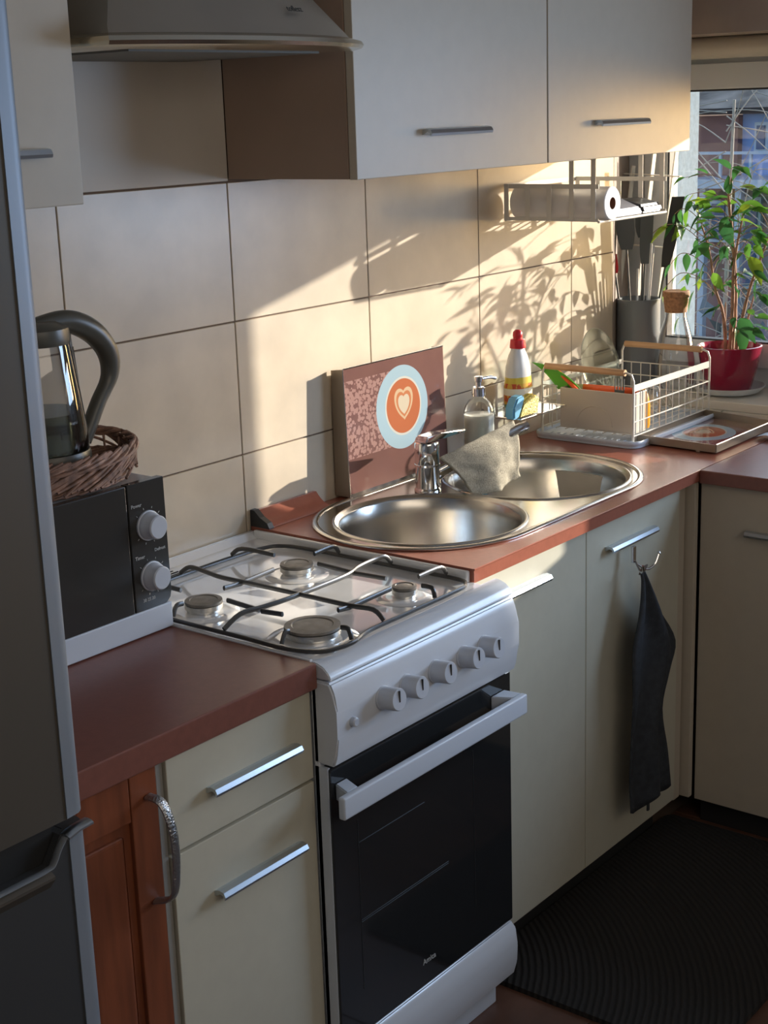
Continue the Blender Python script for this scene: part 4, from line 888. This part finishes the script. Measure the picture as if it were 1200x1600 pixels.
for pts in ([(-.245, 1.30), (-.20, 1.345), (-.15, 1.37), (-.10, 1.365), (-.06, 1.335)], [(-.25, 1.25), (-.20, 1.285), (-.16, 1.29), (-.13, 1.26)], [(-.26, 1.20), (-.21, 1.23), (-.16, 1.235), (-.12, 1.20)], [(-.26, 1.34), (-.20, 1.40), (-.165, 1.415), (-.14, 1.40)]):
    s = smoothline([(PC[0] - .03, y, z) for y, z in pts], 4); obj('twig', tube(BM(), s, .0011, 5), m_twig, pl, smooth=True)
    for i in range(3, len(s), 3): leaf(s[i], Vector((-.3, random.uniform(-.2, .8), -.8)), random.uniform(-.8, .8), random.uniform(.6, 1.0))

# ================================================================= OUTSIDE
m_hb = M('blue_render', (.16, .27, .55), .8, noise=(1.5, .1)); m_hr = M('maroon_render', (.16, .085, .09), .9, noise=(2, .2)); m_hg = M('grey_render', (.20, .20, .22), .9, noise=(3, .25))
m_roof = M('mossy_roof', (.17, .15, .13), .9, noise=(3, .6), bump=(10, .5)); m_hwin = M('far_window_frame', (.30, .38, .50), .5); m_hpane = M('far_window_pane', (.05, .09, .20), .1)
struct('ground', B(2.62, 40, -20, 22, -3.2, -3.0), M('courtyard_ground', (.10, .10, .10), .9, noise=(.6, .3)))
t = thing('far_house', 'house across the yard with blue walls, balcony and brown roof', 'house', (12.5, 5, -3))
obj('wall', B(12.0, 18, 4.34, 12, -3, 1.55), m_hr, t, label='maroon side wall'); obj('wall', B(12.1, 18, -2.5, 4.34, .97, 1.66), m_hb, t, label='blue upper wall')
obj('wall', B(12.1, 18, -2.5, 4.34, -3, .90), m_hg, t, label='grey lower wall')
obj('balcony_slab', B(11.3, 18, -2.5, 4.60, .905, .985), m_hwin, t)
obj('roof', prism(BM(), [(11.7, 1.62), (18, 3.4), (18, 3.2), (12.0, 1.56)], 'y', -3, 12), m_roof, t)
for i in range(13):
    y = 4.50 - i * .30
    if y < 4.46: obj('balcony_post', B(11.34, 11.37, y - .012, y + .012, .985, 1.21), m_hwin, t)
obj('balcony_rail', B(11.33, 11.38, -2.5, 4.5, 1.21, 1.235), m_hwin, t)
for y0, y1, z0, z1 in ((4.05, 4.19, 1.20, 1.48), (3.55, 3.85, 1.10, 1.5), (2.9, 3.2, 1.1, 1.5), (4.10, 4.32, -.1, .78), (3.72, 3.98, 0, .8), (3.3, 3.6, 0, .8), (4.4, 4.6, .35, .75), (4.10, 4.30, -1.4, -.6), (3.6, 3.9, -1.4, -.6), (2.6, 2.95, 0, .8)):
    f_ = obj('window', B(11.96 if y1 > 4.34 else 12.04, 12.12, y0, y1, z0, z1), m_hwin, t); obj('pane', B(11.94 if y1 > 4.34 else 12.02, 12.06, y0 + .03, y1 - .03, z0 + .03, z1 - .03), m_hpane, f_)
for y in (4.38, 4.02, 3.66, 3.2, 2.5): obj('column', B(11.36, 11.44, y - .03, y + .03, -3, .905), m_hwin, t)
t = thing('sun_blocker', 'added plain house block outside, out of view, that cuts off sun', 'house', (6.6, -4.5, -3))  # unseen block added to keep sun out of most of the second window
obj('wall', prism(BM(), [(6.3, -3.512), (7.3, -4.15), (7.3, -9), (6.3, -9)], 'z', -3, 4.2), m_hg, t)
# bare trees
m_branch = M('bare_branch', (.30, .28, .25), .8)
def tree(base, label, seed, h, n):
    random.seed(seed); t = thing('bare_tree', label, 'tree', base, 'bare trees outside'); bx_, by_, bz = base
    obj('trunk', tube(BM(), smoothline([(bx_, by_, bz), (bx_ + .1, by_ + .05, bz + h * .4), (bx_, by_ - .05, bz + h)], 4), [.032 * (1 - .09 * i) for i in range(9)], 8), m_branch, t, smooth=True)
    for k in range(n):
        z = bz + h * random.uniform(.35, 1); a = random.choice((1, -1)) * random.uniform(.4, 1.7); p = Vector((bx_, by_, z)); pts = [p]; dy = a * .26; dz = random.uniform(-.15, .35)
        for q in range(5):
            p = p + Vector((random.uniform(-.12, .12), dy + random.uniform(-.1, .1), dz)); dz -= random.uniform(.02, .16); pts.append(p.copy())
        s = smoothline(pts, 4); obj('branch', tube(BM(), s, [.0045 * (1 - .75 * i / len(s)) for i in range(len(s))], 5), m_branch, t, smooth=True)
tree((7.2, 2.15, -3), 'thin bare tree with curling twigs just outside the window, nearest the house wall', 5, 4.7, 64)
tree((8.6, 2.4, -3), 'second bare tree a little farther off behind the pane', 9, 5.0, 60)
t = thing('hedge', 'dark bluish hedge below the far house', 'hedge', (10, 3, -3)); random.seed(4)
bm = BM()
for i in range(500):
    p = Vector((random.uniform(9.4, 10.4), random.uniform(1.5, 5.2), random.uniform(-2.9, .05) - random.uniform(0, .25))); d = Vector([random.uniform(-1, 1) for _ in range(3)]).normalized() * .16; e = d.cross(Vector((.3, .5, 1))).normalized() * .07
    bm.faces.new([bm.verts.new(p - d), bm.verts.new(p + e), bm.verts.new(p + d), bm.verts.new(p - e)])
o = obj('foliage', bm, M('hedge_leaf', (.07, .10, .12), .7), t); o['kind'] = 'stuff'
